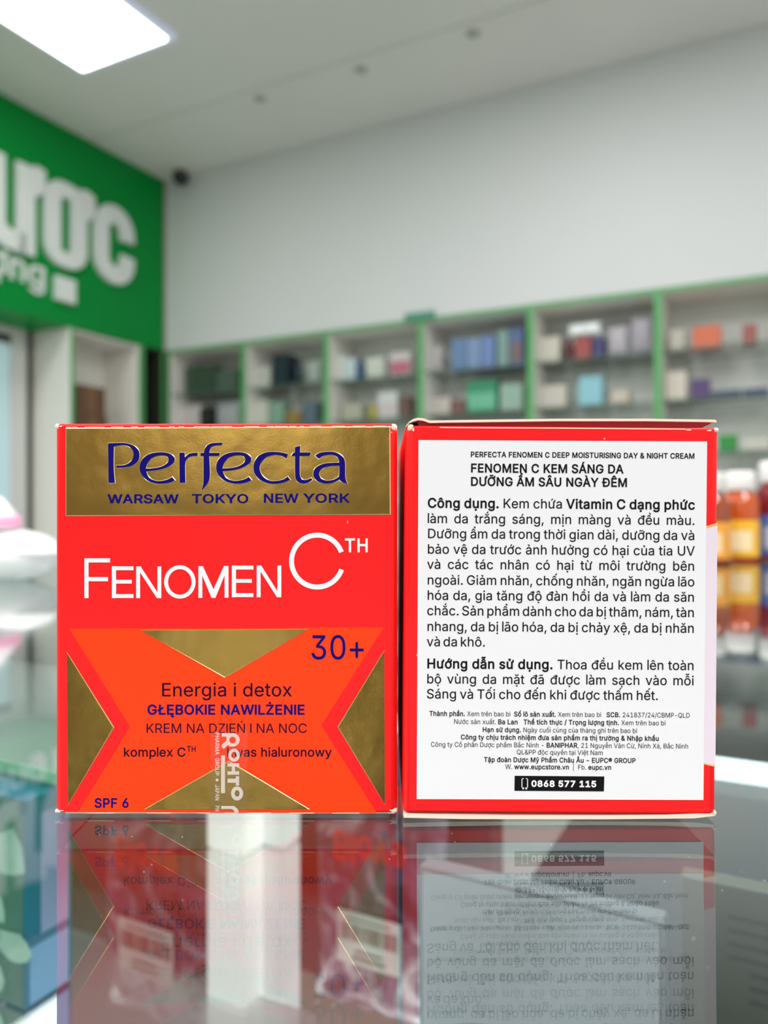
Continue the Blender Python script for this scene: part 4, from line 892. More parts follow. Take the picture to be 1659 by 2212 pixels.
BAY = ['first cabinet from the corner', 'second cabinet from the corner', 'third cabinet from the corner', 'fourth cabinet from the corner', 'fifth cabinet from the corner', 'cabinet at the picture edge']
for a in (
    ('carton', 400, 462, 790, 0, (60, 84, 66), 'dark green carton on upper shelf, ' + BAY[0]),
    ('carton', 466, 512, 800, 0, (82, 104, 88), 'grey-green carton beside the dark green one, ' + BAY[0]),
    ('pouch', 376, 428, 872, 1, (206, 200, 198), 'pale pouch on lower shelf, ' + BAY[0], 'pouch'),
    ('carton', 432, 455, 880, 1, (40, 44, 40), 'blackish carton between two pale pouches, ' + BAY[0]),
    ('pouch', 460, 512, 866, 1, (176, 182, 186), 'grey-white pouch on lower shelf, ' + BAY[0], 'pouch'),
    ('carton', 588, 622, 765, 0, (20, 40, 50), 'navy black carton on upper shelf, ' + BAY[1], 'box', -0.06),
    ('bottle', 632, 648, 770, 0, (14, 52, 60), 'dark teal bottle beside the navy carton, ' + BAY[1], 'bottle'),
    ('carton', 543, 584, 792, 0, (190, 196, 186), 'pale carton left of the navy carton, ' + BAY[1]),
    ('pouch', 656, 690, 775, 0, (170, 186, 176), 'soft pale green pouch on upper shelf, ' + BAY[1], 'pouch'),
    ('carton', 548, 578, 865, 1, (200, 204, 192), 'cream carton on lower shelf, ' + BAY[1]),
    ('carton', 582, 612, 868, 1, (130, 168, 148), 'mint carton on lower shelf, ' + BAY[1]),
    ('carton', 618, 648, 888, 1, (150, 124, 62), 'mustard carton on lower shelf, ' + BAY[1]),
    ('carton', 652, 684, 868, 1, (92, 112, 124), 'blue-grey carton on lower shelf, ' + BAY[1]),
    ('carton', 718, 744, 768, 0, (214, 222, 216), 'white carton at the left end of upper shelf, ' + BAY[2]),
    ('carton', 746, 766, 774, 0, (196, 220, 224), 'ice blue carton on upper shelf, ' + BAY[2]),
    ('bottle', 768, 784, 770, 0, (50, 84, 124), 'slim blue bottle on upper shelf, ' + BAY[2], 'bottle'),
    ('carton', 792, 828, 772, 0, (208, 216, 204), 'whitish carton right of the slim blue bottle, ' + BAY[2]),
    ('carton', 842, 886, 760, 0, (210, 204, 206), 'white and pink carton on upper shelf, ' + BAY[2], 'box', -0.10, 0.09, (196, 110, 132)),
    ('bottle', 790, 812, 872, 1, (176, 168, 70), 'yellow bottle on lower shelf, ' + BAY[2], 'bottle', -0.10, 0.09, (190, 180, 90)),
    ('carton', 816, 858, 846, 1, (214, 220, 220), 'white carton with an orange band on lower shelf, ' + BAY[2], 'box', -0.10, 0.09, (206, 200, 196)),
    ('carton', 862, 884, 856, 1, (112, 88, 76), 'brown carton on lower shelf, ' + BAY[2]),
    ('carton', 738, 780, 872, 1, (176, 180, 160), 'pale khaki carton on lower shelf, ' + BAY[2]),
    ('pouch', 922, 952, 742, 0, (186, 186, 184), 'grey-white pouch on upper shelf, ' + BAY[3], 'pouch'),
    ('carton', 976, 1006, 732, 0, (100, 134, 178), 'blue carton, first of three on upper shelf, ' + BAY[3]),
    ('carton', 1008, 1038, 730, 0, (124, 152, 190), 'blue carton, middle of three on upper shelf, ' + BAY[3]),
    ('carton', 1040, 1068, 726, 0, (110, 138, 192), 'blue carton, last of three on upper shelf, ' + BAY[3]),
    ('carton', 1074, 1098, 712, 0, (130, 164, 160), 'sea green carton right of the three blue cartons, ' + BAY[3]),
    ('carton', 1100, 1130, 706, 0, (86, 110, 158), 'tall blue carton with a brown foot on upper shelf, ' + BAY[3], 'box', -0.10, 0.09, (122, 104, 104)),
    ('carton', 930, 972, 858, 1, (196, 192, 182), 'cream carton on lower shelf, ' + BAY[3]),
    ('carton', 976, 1004, 866, 1, (126, 82, 82), 'red-brown carton on lower shelf, ' + BAY[3]),
    ('carton', 1008, 1072, 822, 1, (44, 148, 108), 'bright green carton with a white foot on lower shelf, ' + BAY[3], 'box', -0.10, 0.09, (110, 190, 156)),
    ('carton', 1080, 1128, 828, 1, (156, 188, 172), 'pale green carton on lower shelf, ' + BAY[3]),
    ('carton', 1166, 1208, 728, 0, (208, 206, 192), 'cream carton on upper shelf, ' + BAY[4]),
    ('bottle', 1216, 1238, 726, 0, (92, 40, 44), 'dark red bottle on upper shelf, ' + BAY[4], 'bottle', -0.10, 0.09, (120, 70, 66)),
    ('carton', 1242, 1276, 727, 0, (166, 78, 76), 'red carton right of the dark red bottle, ' + BAY[4]),
    ('carton', 1280, 1304, 727, 0, (62, 66, 118), 'navy blue carton on upper shelf, ' + BAY[4]),
    ('pouch', 1308, 1356, 700, 0, (186, 182, 190), 'lavender pouch beside the navy carton, ' + BAY[4], 'pouch'),
    ('pouch', 1358, 1410, 676, 0, (176, 172, 182), 'tall lavender pouch at the end of upper shelf, ' + BAY[4], 'pouch'),
    ('carton', 1166, 1222, 832, 1, (204, 202, 190), 'wide cream carton on lower shelf, ' + BAY[4]),
    ('carton', 1250, 1300, 812, 1, (146, 204, 216), 'light blue carton on lower shelf, ' + BAY[4]),
    ('carton', 1320, 1358, 842, 1, (206, 196, 182), 'beige carton on lower shelf, ' + BAY[4]),
    ('carton', 1446, 1478, 712, 0, (194, 192, 178), 'cream carton on upper shelf, ' + BAY[5]),
    ('carton', 1496, 1556, 704, 0, (218, 112, 74), 'orange carton on upper shelf, ' + BAY[5]),
    ('carton', 1604, 1634, 700, 0, (160, 92, 84), 'brick red carton on upper shelf, ' + BAY[5]),
    ('carton', 1438, 1482, 802, 1, (216, 210, 196), 'large cream carton on lower shelf, ' + BAY[5]),
    ('carton', 1492, 1532, 818, 1, (86, 66, 116), 'purple carton on lower shelf, ' + BAY[5]),
    ('carton', 1536, 1600, 842, 1, (72, 84, 112), 'low slate blue carton on lower shelf, ' + BAY[5]),
    ('carton', 1604, 1660, 838, 1, (66, 82, 118), 'low navy carton at the end of lower shelf, ' + BAY[5]),
    ('carton', 1552, 1592, 940, 2, (44, 150, 66), 'green carton beside the stickered box, on the third shelf down'),
    ('carton', 1604, 1662, 946, 2, (206, 208, 192), 'pale cream carton on the third shelf down, at the picture edge'),
):
    goods(*a)

# lamp reflection shaped as a white capsule, upper shelf of the fifth cabinet
s_, y_ = spot(1262, -0.10)
cp = thing('lamp_reflection', 'shiny white capsule standing in for a lamp reflection in the fifth cabinet', 'pack', shop(s_, -0.105, CAMZ + (CY - 727) / F * y_ + 0.001), -PHI)
MB().pillow(0.17, 0.065, 0.07, ex=4).build('body', mat('shiny_white', (238, 246, 246), 0.15, coat=0.6, emit=0.0), cp)

# teal box on top of the cabinets
bx = thing('teal_tab', 'small teal sign tab clipped above the shelf edge of the fourth cabinet', 'sign', shop(spot(908, 0)[0], 0.012, CABTOP - 0.01), -PHI)
MB().bevel_box(-0.09, 0.09, -0.004, 0.004, 0, 0.045, 0.003, 2).build('tab', mat('teal_card', (70, 148, 122), 0.4), bx)

# brown cartons in the open cupboard of the left wall
for k_, (t_, z_, w_, h_, lab) in enumerate(((0.555, GZ + 0.438, 0.23, 0.20, 'brown carton at the foot of the stack in the open cupboard'), (0.56, GZ + 0.639, 0.21, 0.165, 'brown carton, upper one of the stack in the open cupboard'))):
    c = thing('shipping_carton', lab, 'box', shop(-0.15, t_, z_), -PHI, 'brown cartons in the open cupboard')
    MB().bevel_box(-0.12, 0.10, -w_ / 2, w_ / 2, 0, h_, 0.003, 2).build('body', mat('brown_card', (110, 80, 60), 0.7, var=0.15), c)
    MB().box(0.1002, 0.1008, -0.03, 0.03, 0.01, h_ - 0.005).build('tape', mat('brown_tape', (132, 100, 72), 0.4), c)

# ------------------------------------------------------------------ the glass display counter
def at(px, py, zrel):
    """World point seen at a picture pixel, at the height GZ - zrel."""
    y = (CAMH + zrel) * F / (py - CY)
    return Vector(((px - CX) / F * y, y, GZ - zrel))


def cl(p):
    """World point in the counter's own turned frame."""
    return Vector((p.x * V.x + p.y * V.y, p.x * U.x + p.y * U.y, p.z))


MZ = GZ - 0.150                             # mirrored shelf inside the counter
GT = 0.0032
ALU = mat('white_aluminium', (236, 236, 234), 0.35, var=0.02)
ctr = thing('display_counter', 'glass-topped display counter that both red boxes stand on', 'counter', (0, 0, 0), -PHI)
X0, X1, Y0, Y1 = -1.35, 0.75, -0.30, 1.45
MB().box(X0, X1, Y0, Y1, GZ - GT, GZ).build('glass_top', glass('counter_glass', (0.93, 0.965, 0.955)), ctr)
MXE = -0.13                                 # the mirrored part ends here, a dark board follows
MB().box(X0 + 0.014, MXE, Y0 + 0.014, Y1 - 0.014, MZ - 0.006, MZ).build('mirror_shelf', mat('mirror', (226, 230, 232), 0.015, metal=1.0, var=0.0), ctr)
MB().box(MXE + 0.0005, X1 - 0.014, Y0 + 0.014, Y1 - 0.014, MZ - 0.006, MZ).build('dark_shelf', mat('dark_shelf_board', (26, 42, 52), 0.3, var=0.15), ctr)
MB().box(X0, X1, Y1 - 0.012, Y1, 0.0, GZ - GT).build('back_panel', mat('counter_panel', (52, 58, 64), 0.5), ctr)
MB().box(X0, X0 + 0.012, Y0, Y1 - 0.012, 0.0, GZ - GT).build('side_panel', mat('counter_panel', (52, 58, 64), 0.5), ctr)
MB().box(X1 - 0.012, X1, Y0, Y1 - 0.012, 0.0, GZ - GT).build('side_panel', mat('counter_panel', (52, 58, 64), 0.5), ctr)
MB().box(X0 + 0.012, X1 - 0.012, Y0, Y0 + 0.012, 0.0, GZ - GT).build('front_panel', mat('counter_panel', (52, 58, 64), 0.5), ctr)
# upright white posts in the middle of the counter, glow added for brightness
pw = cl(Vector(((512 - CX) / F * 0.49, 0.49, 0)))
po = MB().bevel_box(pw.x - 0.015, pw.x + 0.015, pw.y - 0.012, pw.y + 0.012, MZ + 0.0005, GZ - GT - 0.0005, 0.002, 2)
po.build('glow_post', mat('post_glow', (236, 236, 232), 0.4, var=0.0, emit=0.72), ctr)
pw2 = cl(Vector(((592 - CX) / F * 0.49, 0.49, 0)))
MB().bevel_box(pw2.x - 0.010, pw2.x + 0.010, pw2.y - 0.004, pw2.y + 0.016, MZ + 0.0005, GZ - GT - 0.0005, 0.002, 2).build('glow_post', mat('post_glow_dim', (226, 228, 228), 0.4, var=0.0, emit=0.42), ctr)
# glass tray edge that shows beside the left carton
ga = cl(at(0, 1652, 0.055))
gb = cl(at(118, 1678, 0.055))
MB().box(ga.x - 0.5, gb.x + 0.035, ga.y, ga.y + 0.16, GZ - 0.0575, GZ - 0.0525).build('glass_shelf', mat('shelf_edge_glass', (200, 208, 206), 0.2, trans=0.5), ctr)
MB().box(ga.x - 0.5, gb.x + 0.035, ga.y - 0.0012, ga.y, GZ - 0.0575, GZ - 0.0525).build('shelf_edge', mat('bright_glass_edge', (170, 216, 186), 0.2), ctr)
# light tube under the glass; hidden end behind cartons added to light the bags
la = cl(at(1500, 1652, 0.055))
MB().bevel_box(la.x - 0.16, la.x + 0.115, la.y - 0.005, la.y + 0.005, GZ - 0.0595, GZ - 0.0505, 0.003, 3).build('light_tube', mat('tube_glow', (226, 250, 255), 0.4, var=0.0, emit=2.0), ctr)

# dust specks on the glass
rnd = random.Random(3)
ds = MB()
for k_ in range(70):
    p = at(rnd.uniform(0, 1659), rnd.uniform(1640, 2200), 0.0)
    if 0.1576 - 0.004 < p.y < 0.235 and -0.075 < p.x < 0.075:
        continue
    q = cl(p)
    r_ = rnd.uniform(0.00002, 0.00006)
    ds.box(q.x - r_ * rnd.uniform(1, 3), q.x + r_, q.y - r_, q.y + r_, GZ + 0.00001, GZ + 0.00008)
sp = ds.build('dust', mat('dust_speck', (220, 224, 224), 0.8), ctr)
sp['kind'] = 'stuff'

# ------------------------------------------------------------------ the two cartons
FOIL = bpy.data.materials.new('gold_foil')
FOIL.use_nodes = True
nt = FOIL.node_tree
b_ = nt.nodes['Principled BSDF']
b_.inputs['Metallic'].default_value = 1.0
b_.inputs['Roughness'].default_value = 0.24
tc = nt.nodes.new('ShaderNodeTexCoord')
n1 = nt.nodes.new('ShaderNodeTexNoise')
n1.inputs['Scale'].default_value = 2200.0
n1.inputs['Detail'].default_value = 2.0
n2 = nt.nodes.new('ShaderNodeTexNoise')
n2.inputs['Scale'].default_value = 55.0
n2.inputs['Detail'].default_value = 3.0
mxf = nt.nodes.new('ShaderNodeMix')
mxf.data_type = 'RGBA'
mxf.inputs[6].default_value = (*lin((176, 142, 68)), 1)
mxf.inputs[7].default_value = (*lin((192, 158, 84)), 1)
nt.links.new(tc.outputs['Object'], n1.inputs['Vector'])
nt.links.new(tc.outputs['Object'], n2.inputs['Vector'])
nt.links.new(n2.outputs['Fac'], mxf.inputs[0])
nt.links.new(mxf.outputs[2], b_.inputs['Base Color'])
bp1 = nt.nodes.new('ShaderNodeBump')
bp1.inputs['Strength'].default_value = 0.10
bp1.inputs['Distance'].default_value = 0.0001
nt.links.new(n1.outputs['Fac'], bp1.inputs['Height'])
bp2 = nt.nodes.new('ShaderNodeBump')
bp2.inputs['Strength'].default_value = 0.35
bp2.inputs['Distance'].default_value = 0.0012
nt.links.new(n2.outputs['Fac'], bp2.inputs['Height'])
nt.links.new(bp1.outputs['Normal'], bp2.inputs['Normal'])
nt.links.new(bp2.outputs['Normal'], b_.inputs['Normal'])
FOIL_EDGE = mat('foil_edge', (250, 222, 150), 0.3, metal=0.9)


def blob(cx, cy, r, seed, sx=1.0, sy=1.0, n=11):
    rn = random.Random(seed)
    return [(cx + r * sx * rn.uniform(0.6, 1.2) * math.cos(2 * math.pi * k / n), cy + r * sy * rn.uniform(0.6, 1.2) * math.sin(2 * math.pi * k / n)) for k in range(n)]


# ---- first carton: gold band and orange panel
XC1, DEP1 = 488.0, 0.0632
K1 = D1 / F


def m1(px, py):
    return ((px - XC1) * K1, CAMH - (py - CY) * K1)


box1 = thing('cream_carton', 'red and orange face cream carton with gold band and gold triangles', 'box', ((XC1 - CX) * K1, D1, GZ))
xa, zt = m1(118, 915)
xb, zb = m1(858, 1756.5)
MB().sleeve(xa, xb, 0.0, DEP1, zb, zt, 0.0013, 0.0005).build('body', RED, box1)
MB().bevel_box(xa + 0.0015, xb - 0.0015, 0.0012, DEP1 - 0.001, 0.00005, zb + 0.0004, 0.0003, 2).build('bottom_flap', BOARD, box1)
Y = -0.00002
Flat(m1, Y).poly([(150, 1358), (829, 1355), (694, 1567), (814, 1756), (169, 1754), (281, 1570)]).build('orange_panel', ORANGE, box1)


def foil_piece(name, pts, parent, y=-0.00004):
    """Embossed foil: a raised face with a sloping rim."""
    f = Flat(m1, y - 0.00008)
    inner = grow([pts], -2.0)[0]
    f.poly(inner)
    o = f.build(name, FOIL, parent)
    me = o.data
    bm = bmesh.new()
    bm.from_mesh(me)
    A = [bm.verts.new((*m1(*p)[:1], y, m1(*p)[1])) for p in pts]
    B = [bm.verts.new((*m1(*p)[:1], y - 0.00008, m1(*p)[1])) for p in inner]
    for i in range(len(pts)):
        j = (i + 1) % len(pts)
        fc = bm.faces.new((A[i], A[j], B[j], B[i]))
        fc.normal_update()
        fc.material_index = 1
        if fc.normal.y > 0:
            fc.normal_flip()
    bm.to_mesh(me)
    bm.free()
    me.materials.append(FOIL_EDGE)
    return o


band = foil_piece('gold_band', [(142, 924), (843, 921), (844, 1112), (142, 1115)], box1)
foil_piece('gold_triangle', [(303, 1361), (668, 1358.5), (486, 1464)], box1)
foil_piece('gold_triangle', [(144.5, 1408), (247, 1571), (147, 1739)], box1)
foil_piece('gold_triangle', [(830.5, 1404), (832, 1739), (729, 1570)], box1)
foil_piece('gold_triangle', [(311, 1748.5), (494, 1643), (669, 1748)], box1)


# brand lettering, traced as outlines
def z1(p):
    return [(220 + q[0] / 5.925, 940 + q[1] / 5.925, *q[2:]) for q in p]


def z2(p, dx=0.0):
    return [(480 + q[0] / 5.72 + dx, 940 + q[1] / 5.72, *q[2:]) for q in p]


C = 1
P_ = z1([(85, 105, C), (250, 100), (340, 110), (420, 140), (470, 190), (487, 245), (480, 300), (445, 355), (380, 395), (290, 415), (195, 418, C), (187, 388, C), (260, 388), (330, 370), (380, 330), (405, 280), (408, 230), (390, 180), (350, 145), (290, 130), (220, 135), (160, 147, C), (157, 400), (172, 612, C), (90, 612, C), (88, 400)])
E_ = z1([(905, 535, C), (940, 577, C), (880, 605), (790, 622), (700, 620), (610, 592), (545, 545), (500, 480), (488, 415), (500, 350), (545, 285), (620, 240), (710, 222), (800, 222), (870, 238), (920, 270), (937, 310), (920, 355), (870, 395), (790, 430), (690, 452), (572, 465, C), (600, 530), (650, 570), (720, 588), (800, 580), (860, 562)])
EH = z1([(567, 428, C), (660, 425), (750, 408), (820, 375), (855, 335), (858, 300), (835, 272), (780, 262), (710, 268), (640, 300), (590, 360)])
R_ = z1([(997, 225, C), (1065, 225, C), (1065, 285, C), (1110, 245), (1160, 230), (1232, 225, C), (1228, 268, C), (1150, 272), (1100, 298), (1075, 345), (1070, 440), (1074, 610, C), (1000, 610, C)])
F_ = z1([(1268, 228, C), (1310, 228, C), (1320, 180), (1350, 135), (1410, 105), (1550, 97, C), (1535, 130, C), (1440, 137), (1395, 165), (1378, 228, C), (1515, 228, C), (1500, 268, C), (1378, 268, C), (1385, 420), (1385, 530), (1365, 600), (1325, 660), (1275, 715, C), (1295, 650), (1305, 570), (1306, 268, C), (1268, 268, C)])
C_ = z2([(815, 235, C), (795, 290, C), (740, 258), (650, 245), (560, 270), (490, 330), (465, 400), (480, 470), (530, 530), (600, 565), (690, 564), (760, 545), (812, 510, C), (842, 552, C), (760, 585), (650, 602), (550, 590), (460, 545), (405, 475), (390, 400), (405, 325), (450, 260), (530, 218), (630, 207), (740, 217)])
T_ = z2([(900, 150, C), (965, 132, C), (963, 215, C), (1098, 215, C), (1080, 258, C), (960, 258, C), (960, 470), (975, 530), (1010, 555), (1060, 548), (1100, 530, C), (1118, 552, C), (1060, 587), (1000, 598), (940, 580), (910, 535), (902, 470), (902, 258, C), (850, 258, C), (880, 218, C), (900, 215, C)])
A_ = z2([(1148, 253, C), (1200, 222), (1280, 208), (1380, 210), (1450, 235), (1500, 280), (1518, 340), (1520, 420), (1520, 500), (1530, 560), (1548, 595, C), (1500, 590), (1465, 568), (1450, 548, C), (1400, 577), (1330, 595), (1250, 595), (1180, 570), (1135, 520), (1128, 460), (1150, 410), (1210, 370), (1300, 347), (1447, 340, C), (1440, 300), (1415, 265), (1360, 245), (1300, 245), (1240, 262), (1195, 293, C)])
AH = z2([(1448, 378, C), (1340, 382), (1260, 402), (1210, 440), (1200, 490), (1225, 535), (1280, 560), (1350, 558), (1410, 535), (1445, 495)])


def sm(p):
    return smooth_path(p)


e1o, e1h = sm(E_), sm(EH)[::-1]
e2o = [(x + 165.2, y - 0.3) for x, y in e1o]
e2h = [(x + 165.2, y - 0.3) for x, y in e1h]
brand = [[sm(P_)], [e1o, e1h], [sm(R_)], [sm(F_)], [e2o, e2h], [sm(C_)], [sm(T_)], [sm(A_), sm(AH)[::-1]]]
LIFT = 0.00011
YB = -0.00013
fl = Flat(m1, YB - LIFT)
rim = MB()
for g in brand:
    # make holes wind against their outer line
    g = [g[0]] + [h if area2(h) * area2(g[0]) < 0 else h[::-1] for h in g[1:]]
    fl.poly(*g)
    big = grow(g, 1.3)
    for a, b in zip(g, big):
        n = len(a)
        k = len(rim.v)
        rim.v += [(m1(*p)[0], YB - LIFT, m1(*p)[1]) for p in a] + [(m1(*p)[0], YB, m1(*p)[1]) for p in b]
        for i in range(n):
            j = (i + 1) % n
            rim.f.append((k + i, k + j, k + n + j, k + n + i))
            rim.sm.append(False)
fl.build('brand_lettering', NAVY, box1)
rim.build('emboss_rim', FOIL_EDGE, box1)

f = Flat(m1, YB - 0.00006)
f.text('WARSAW', 232.7, 1086.8, 18.4, 20, x1=386.5)
f.text('TOKYO', 414, 1086.4, 18.4, 20, x1=538)
f.text('NEW', 568, 1085.6, 18.6, 20, x1=645)
f.text('YORK', 655, 1085.4, 18.6, 20, x1=756)
f.build('city_lettering', NAVY, box1)

YP = -0.00006
f = Flat(m1, YP)
parts = []


def hbar(x0, x1, y, w=9.0):
    parts.append(([(x0, y - w / 2), (x1, y - w / 2), (x1, y + w / 2), (x0, y + w / 2)],))


def vbar(x, y0, y1, w=9.0):
    parts.append(([(x - w / 2, y0), (x + w / 2, y0), (x + w / 2, y1), (x - w / 2, y1)],))


vbar(187, 1206, 1292)
hbar(183, 238, 1210.5)
hbar(183, 233.5, 1251)
for ex, b0, b1 in ((242, 1223, 1292), (501, 1221.5, 1290)):
    vbar(ex + 4.5, b0, b1)
    hbar(ex, ex + 46.5, b0 + 4.5, 8.4)
    hbar(ex, ex + 43, (b0 + b1) / 2 - 1, 8)
    hbar(ex, ex + 46.5, b1 - 4.5, 8.4)
for nx, wd_, b0, b1 in ((294.4, 54.2, 1223.5, 1292), (554.7, 53, 1221.5, 1290)):
    vbar(nx + 4.2, b0, b1, 8.4)
    vbar(nx + wd_ - 4.2, b0, b1, 8.4)
    parts.append(([(nx, b0), (nx + 9.5, b0), (nx + wd_, b1), (nx + wd_ - 9.5, b1)],))
parts.append((arc(388.7, 1257, 34, 36, 0, 360, 60)[:-1], arc(388.7, 1257, 25.4, 27.6, 360, 0, 60)[:-1]))
vbar(433, 1223, 1291.5, 8.4)
vbar(489.5, 1222.5, 1291, 8.4)
parts.append(([(429, 1223), (438.5, 1223), (464.5, 1280), (464.5, 1291.5), (457, 1291.5)],))
parts.append(([(493.5, 1222.5), (484, 1222.5), (458, 1280), (458, 1291.5), (465.5, 1291.5)],))
co, ci = arc(685.4, 1212, 60.8, 61.4, -20, -341, 90), arc(685.4, 1212, 50.2, 50.6, -341, -20, 90)
parts.append((co + ci,))
hbar(745, 767, 1165.3, 5)
vbar(756, 1163, 1193, 5)
vbar(774.5, 1163, 1193, 5)
vbar(791.8, 1163, 1193, 5)
hbar(773, 793, 1177.5, 5)
f.union(parts)
f.build('product_lettering', WHITE_INK, box1)

f = Flat(m1, YP)
f.text('30+', 669, 1424, 51.5, 3, x1=791)
f.build('age_text', NAVY, box1)
f = Flat(m1, YP)
f.text('Energia i detox', 347, 1504, 28.6, 3, x1=631.5)
f.text('KREM NA DZIEŃ I NA NOC', 314.5, 1583, 20.2, 0, x1=664)
f.text('komplex C', 266, 1634, 19.0, 9, x1=402)
f.text('TH', 403.5, 1624, 12.4, 9, x1=424)
f.text('kwas hialuronowy', 489, 1634, 19.0, 9, x1=717)
f.build('printed_text', PLUM, box1)
f = Flat(m1, YP)
f.text('GŁĘBOKIE NAWILŻENIE', 317.5, 1543, 20.4, 20, x1=659.5)
f.text('SPF 6', 203.5, 1744, 19.4, 20, x1=280)
f.build('bold_text', NAVY, box1)

# clear seal tape with white lettering, folded under the carton
tape = Flat(m1, -0.00020).poly([(455, 1579), (535, 1577), (535.5, 1757), (454.5, 1757)]).build('seal_tape', glass('clear_tape', (0.975, 0.97, 0.96), base=0.03), box1)
INK_T = mat('tape_ink', (255, 240, 232), 0.5, trans=0.38)
f = Flat(m1, -0.00023)
parts = []


def ring(cx, cy, ax, ay, bx, by):
    parts.append((arc(cx, cy, ax, ay, 0, 360, 40)[:-1], arc(cx, cy, bx, by, 360, 0, 40)[:-1],))


def big_r(y0, y1, part=1.0):
    """Letter R lying on its side: head to the right, foot to the left."""
    s = y1 - y0
    if part < 1.0:
        parts.append(([(478.5, y0), (507, y0)] + arc(500, y0 + 14, 16, 14, -60, 0, 8) + [(507, y0 + 14)] + arc(499, y0 + 15, 8, 8.5, 0, -90, 8) + [(478.5, y0 + 6.5)],))
        return
    parts.append(([(479.5, y0), (505, y0)] + arc(503, y0 + 14.5, 15.3, 14.5, -75, 90, 18) + [(499, y0 + 29)] + arc(499, y0 + 15, 10, 14, 120, 160, 4) + [(489.5, y0 + 7.5), (479.5, y0 + 7.5)],
           arc(503, y0 + 15, 7.2, 7.2, 360, 0, 18)[:-1]))
    parts.append(([(492, y0 + 14), (498, y0 + 20), (484, y0 + 34), (479.5, y0 + 30), (479.5, y0 + 25)],))


big_r(1583, 1617)
ring(506, 1630.5, 12.4, 14.2, 5.6, 7.0)
parts.append(([(492, 1648), (517, 1648), (517, 1655), (492, 1655)],))
parts.append(([(492, 1665.5), (517, 1665.5), (517, 1672.5), (492, 1672.5)],))
parts.append(([(501, 1655), (508, 1655), (508, 1665.5), (501, 1665.5)],))
parts.append(([(510, 1676), (517, 1676), (517, 1696), (510, 1696)],))
parts.append(([(492, 1681), (510, 1681), (510, 1690), (492, 1690)],))
ring(512.6, 1713, 13.0, 15.2, 5.2, 7.0)
parts.append(([(478, 1631), (486.5, 1631), (486.5, 1712.5), (478, 1712.5)],))
big_r(1740, 1754, 0.5)
f.union(parts)
f.text('PHARMA', 1581, 465.5, 8.6, 14, x1=1630, turn=True)
f.text('GROUP', 1636.5, 465.5, 8.6, 14, x1=1675, turn=True)
f.poly(arc(469.5, 1684, 3.2, 3.2, 0, 360, 16)[:-1])
f.text('JAPAN', 1694, 465.5, 8.6, 14, x1=1728.5, turn=True)
f.text('PH', 1739, 465.5, 8.6, 14, x1=1752, turn=True)
f.build('tape_lettering', INK_T, tape)

# scuffed paper at the corners and along the top fold
f = Flat(m1, -0.00016)
for k_, (x_, y_, r_, sx_, sy_) in enumerate(((132, 921, 2.4, 1.6, 0.7), (848, 923, 3.2, 1.0, 1.2), (841, 922, 2.6, 1.8, 0.7), (134, 1750.5, 2.2, 1.8, .5), (844, 1750, 2.6, 1.4, .7), (846, 934, 1.4, .7, 1.4), (751, 1128, 1.5, .6, 2.8))):
    f.poly(blob(x_, y_, r_, k_ + 3, sx_, sy_))
rn = random.Random(11)
x_ = 143.0
while x_ < 835:
    l_ = rn.uniform(8, 46)
    f.poly([(x_, 922.5 - (x_ - 143) * 0.004), (x_ + l_, 922.3 - (x_ - 143) * 0.004), (x_ + l_, 924.2 - (x_ - 143) * 0.004), (x_, 924.4 - (x_ - 143) * 0.004)])
    x_ += l_ + rn.uniform(2, 26)
x_ = 188.0
while x_ < 840:
    l_ = rn.uniform(14, 60)
    f.poly([(x_, 1755.0), (x_ + l_, 1754.6), (x_ + l_, 1756.4), (x_, 1756.4)])
    x_ += l_ + rn.uniform(20, 70)
f.build('worn_edge', BOARD, box1)

E5 = 0.00002
for (u0, u1, w0, w1) in ((xb - 0.0017, xb + E5, zt - 0.0016, zt + E5), (xa - E5, xa + 0.0009, zt - 0.0011, zt + E5), (xb - 0.0014, xb + E5, zb - E5, zb + 0.0009), (xa - E5, xa + 0.0012, zb - E5, zb + 0.0007)):
    MB().bevel_box(u0, u1, -E5, 0.0016, w0, w1, min(u1 - u0, w1 - w0) * 0.42, 3).build('worn_corner', BOARD, box1)

# ---- second carton: turned to its side, with the white sticker
XC2, YC2 = 1210.0, 1773.0
TILT = R(0.42)
K2 = D2 / F
DEP2 = 0.0702


def m2(px, py):
    dx, dy = px - XC2, py - YC2
    c, s = math.cos(TILT), math.sin(TILT)
    return ((dx * c + dy * s) * K2, -(-dx * s + dy * c) * K2)


box2 = thing('cream_carton', 'red face cream carton with a white Vietnamese text sticker and lifted lid', 'box', ((XC2 - CX) * K2, D2, GZ + 0.00012))
box2.rotation_euler = (0, TILT, 0)
xl, _ = m2(872, 1400)
xr, _ = m2(1550.5, 1400)
_, zt2 = m2(1210, 922.5)
_, zb2 = m2(1210, 1758.5)
MB().sleeve(xl, xr, 0.0, DEP2, zb2, zt2, 0.0014, 0.0005).build('body', RED, box2)


def prof(pts):
    return [m2(*p) for p in pts]


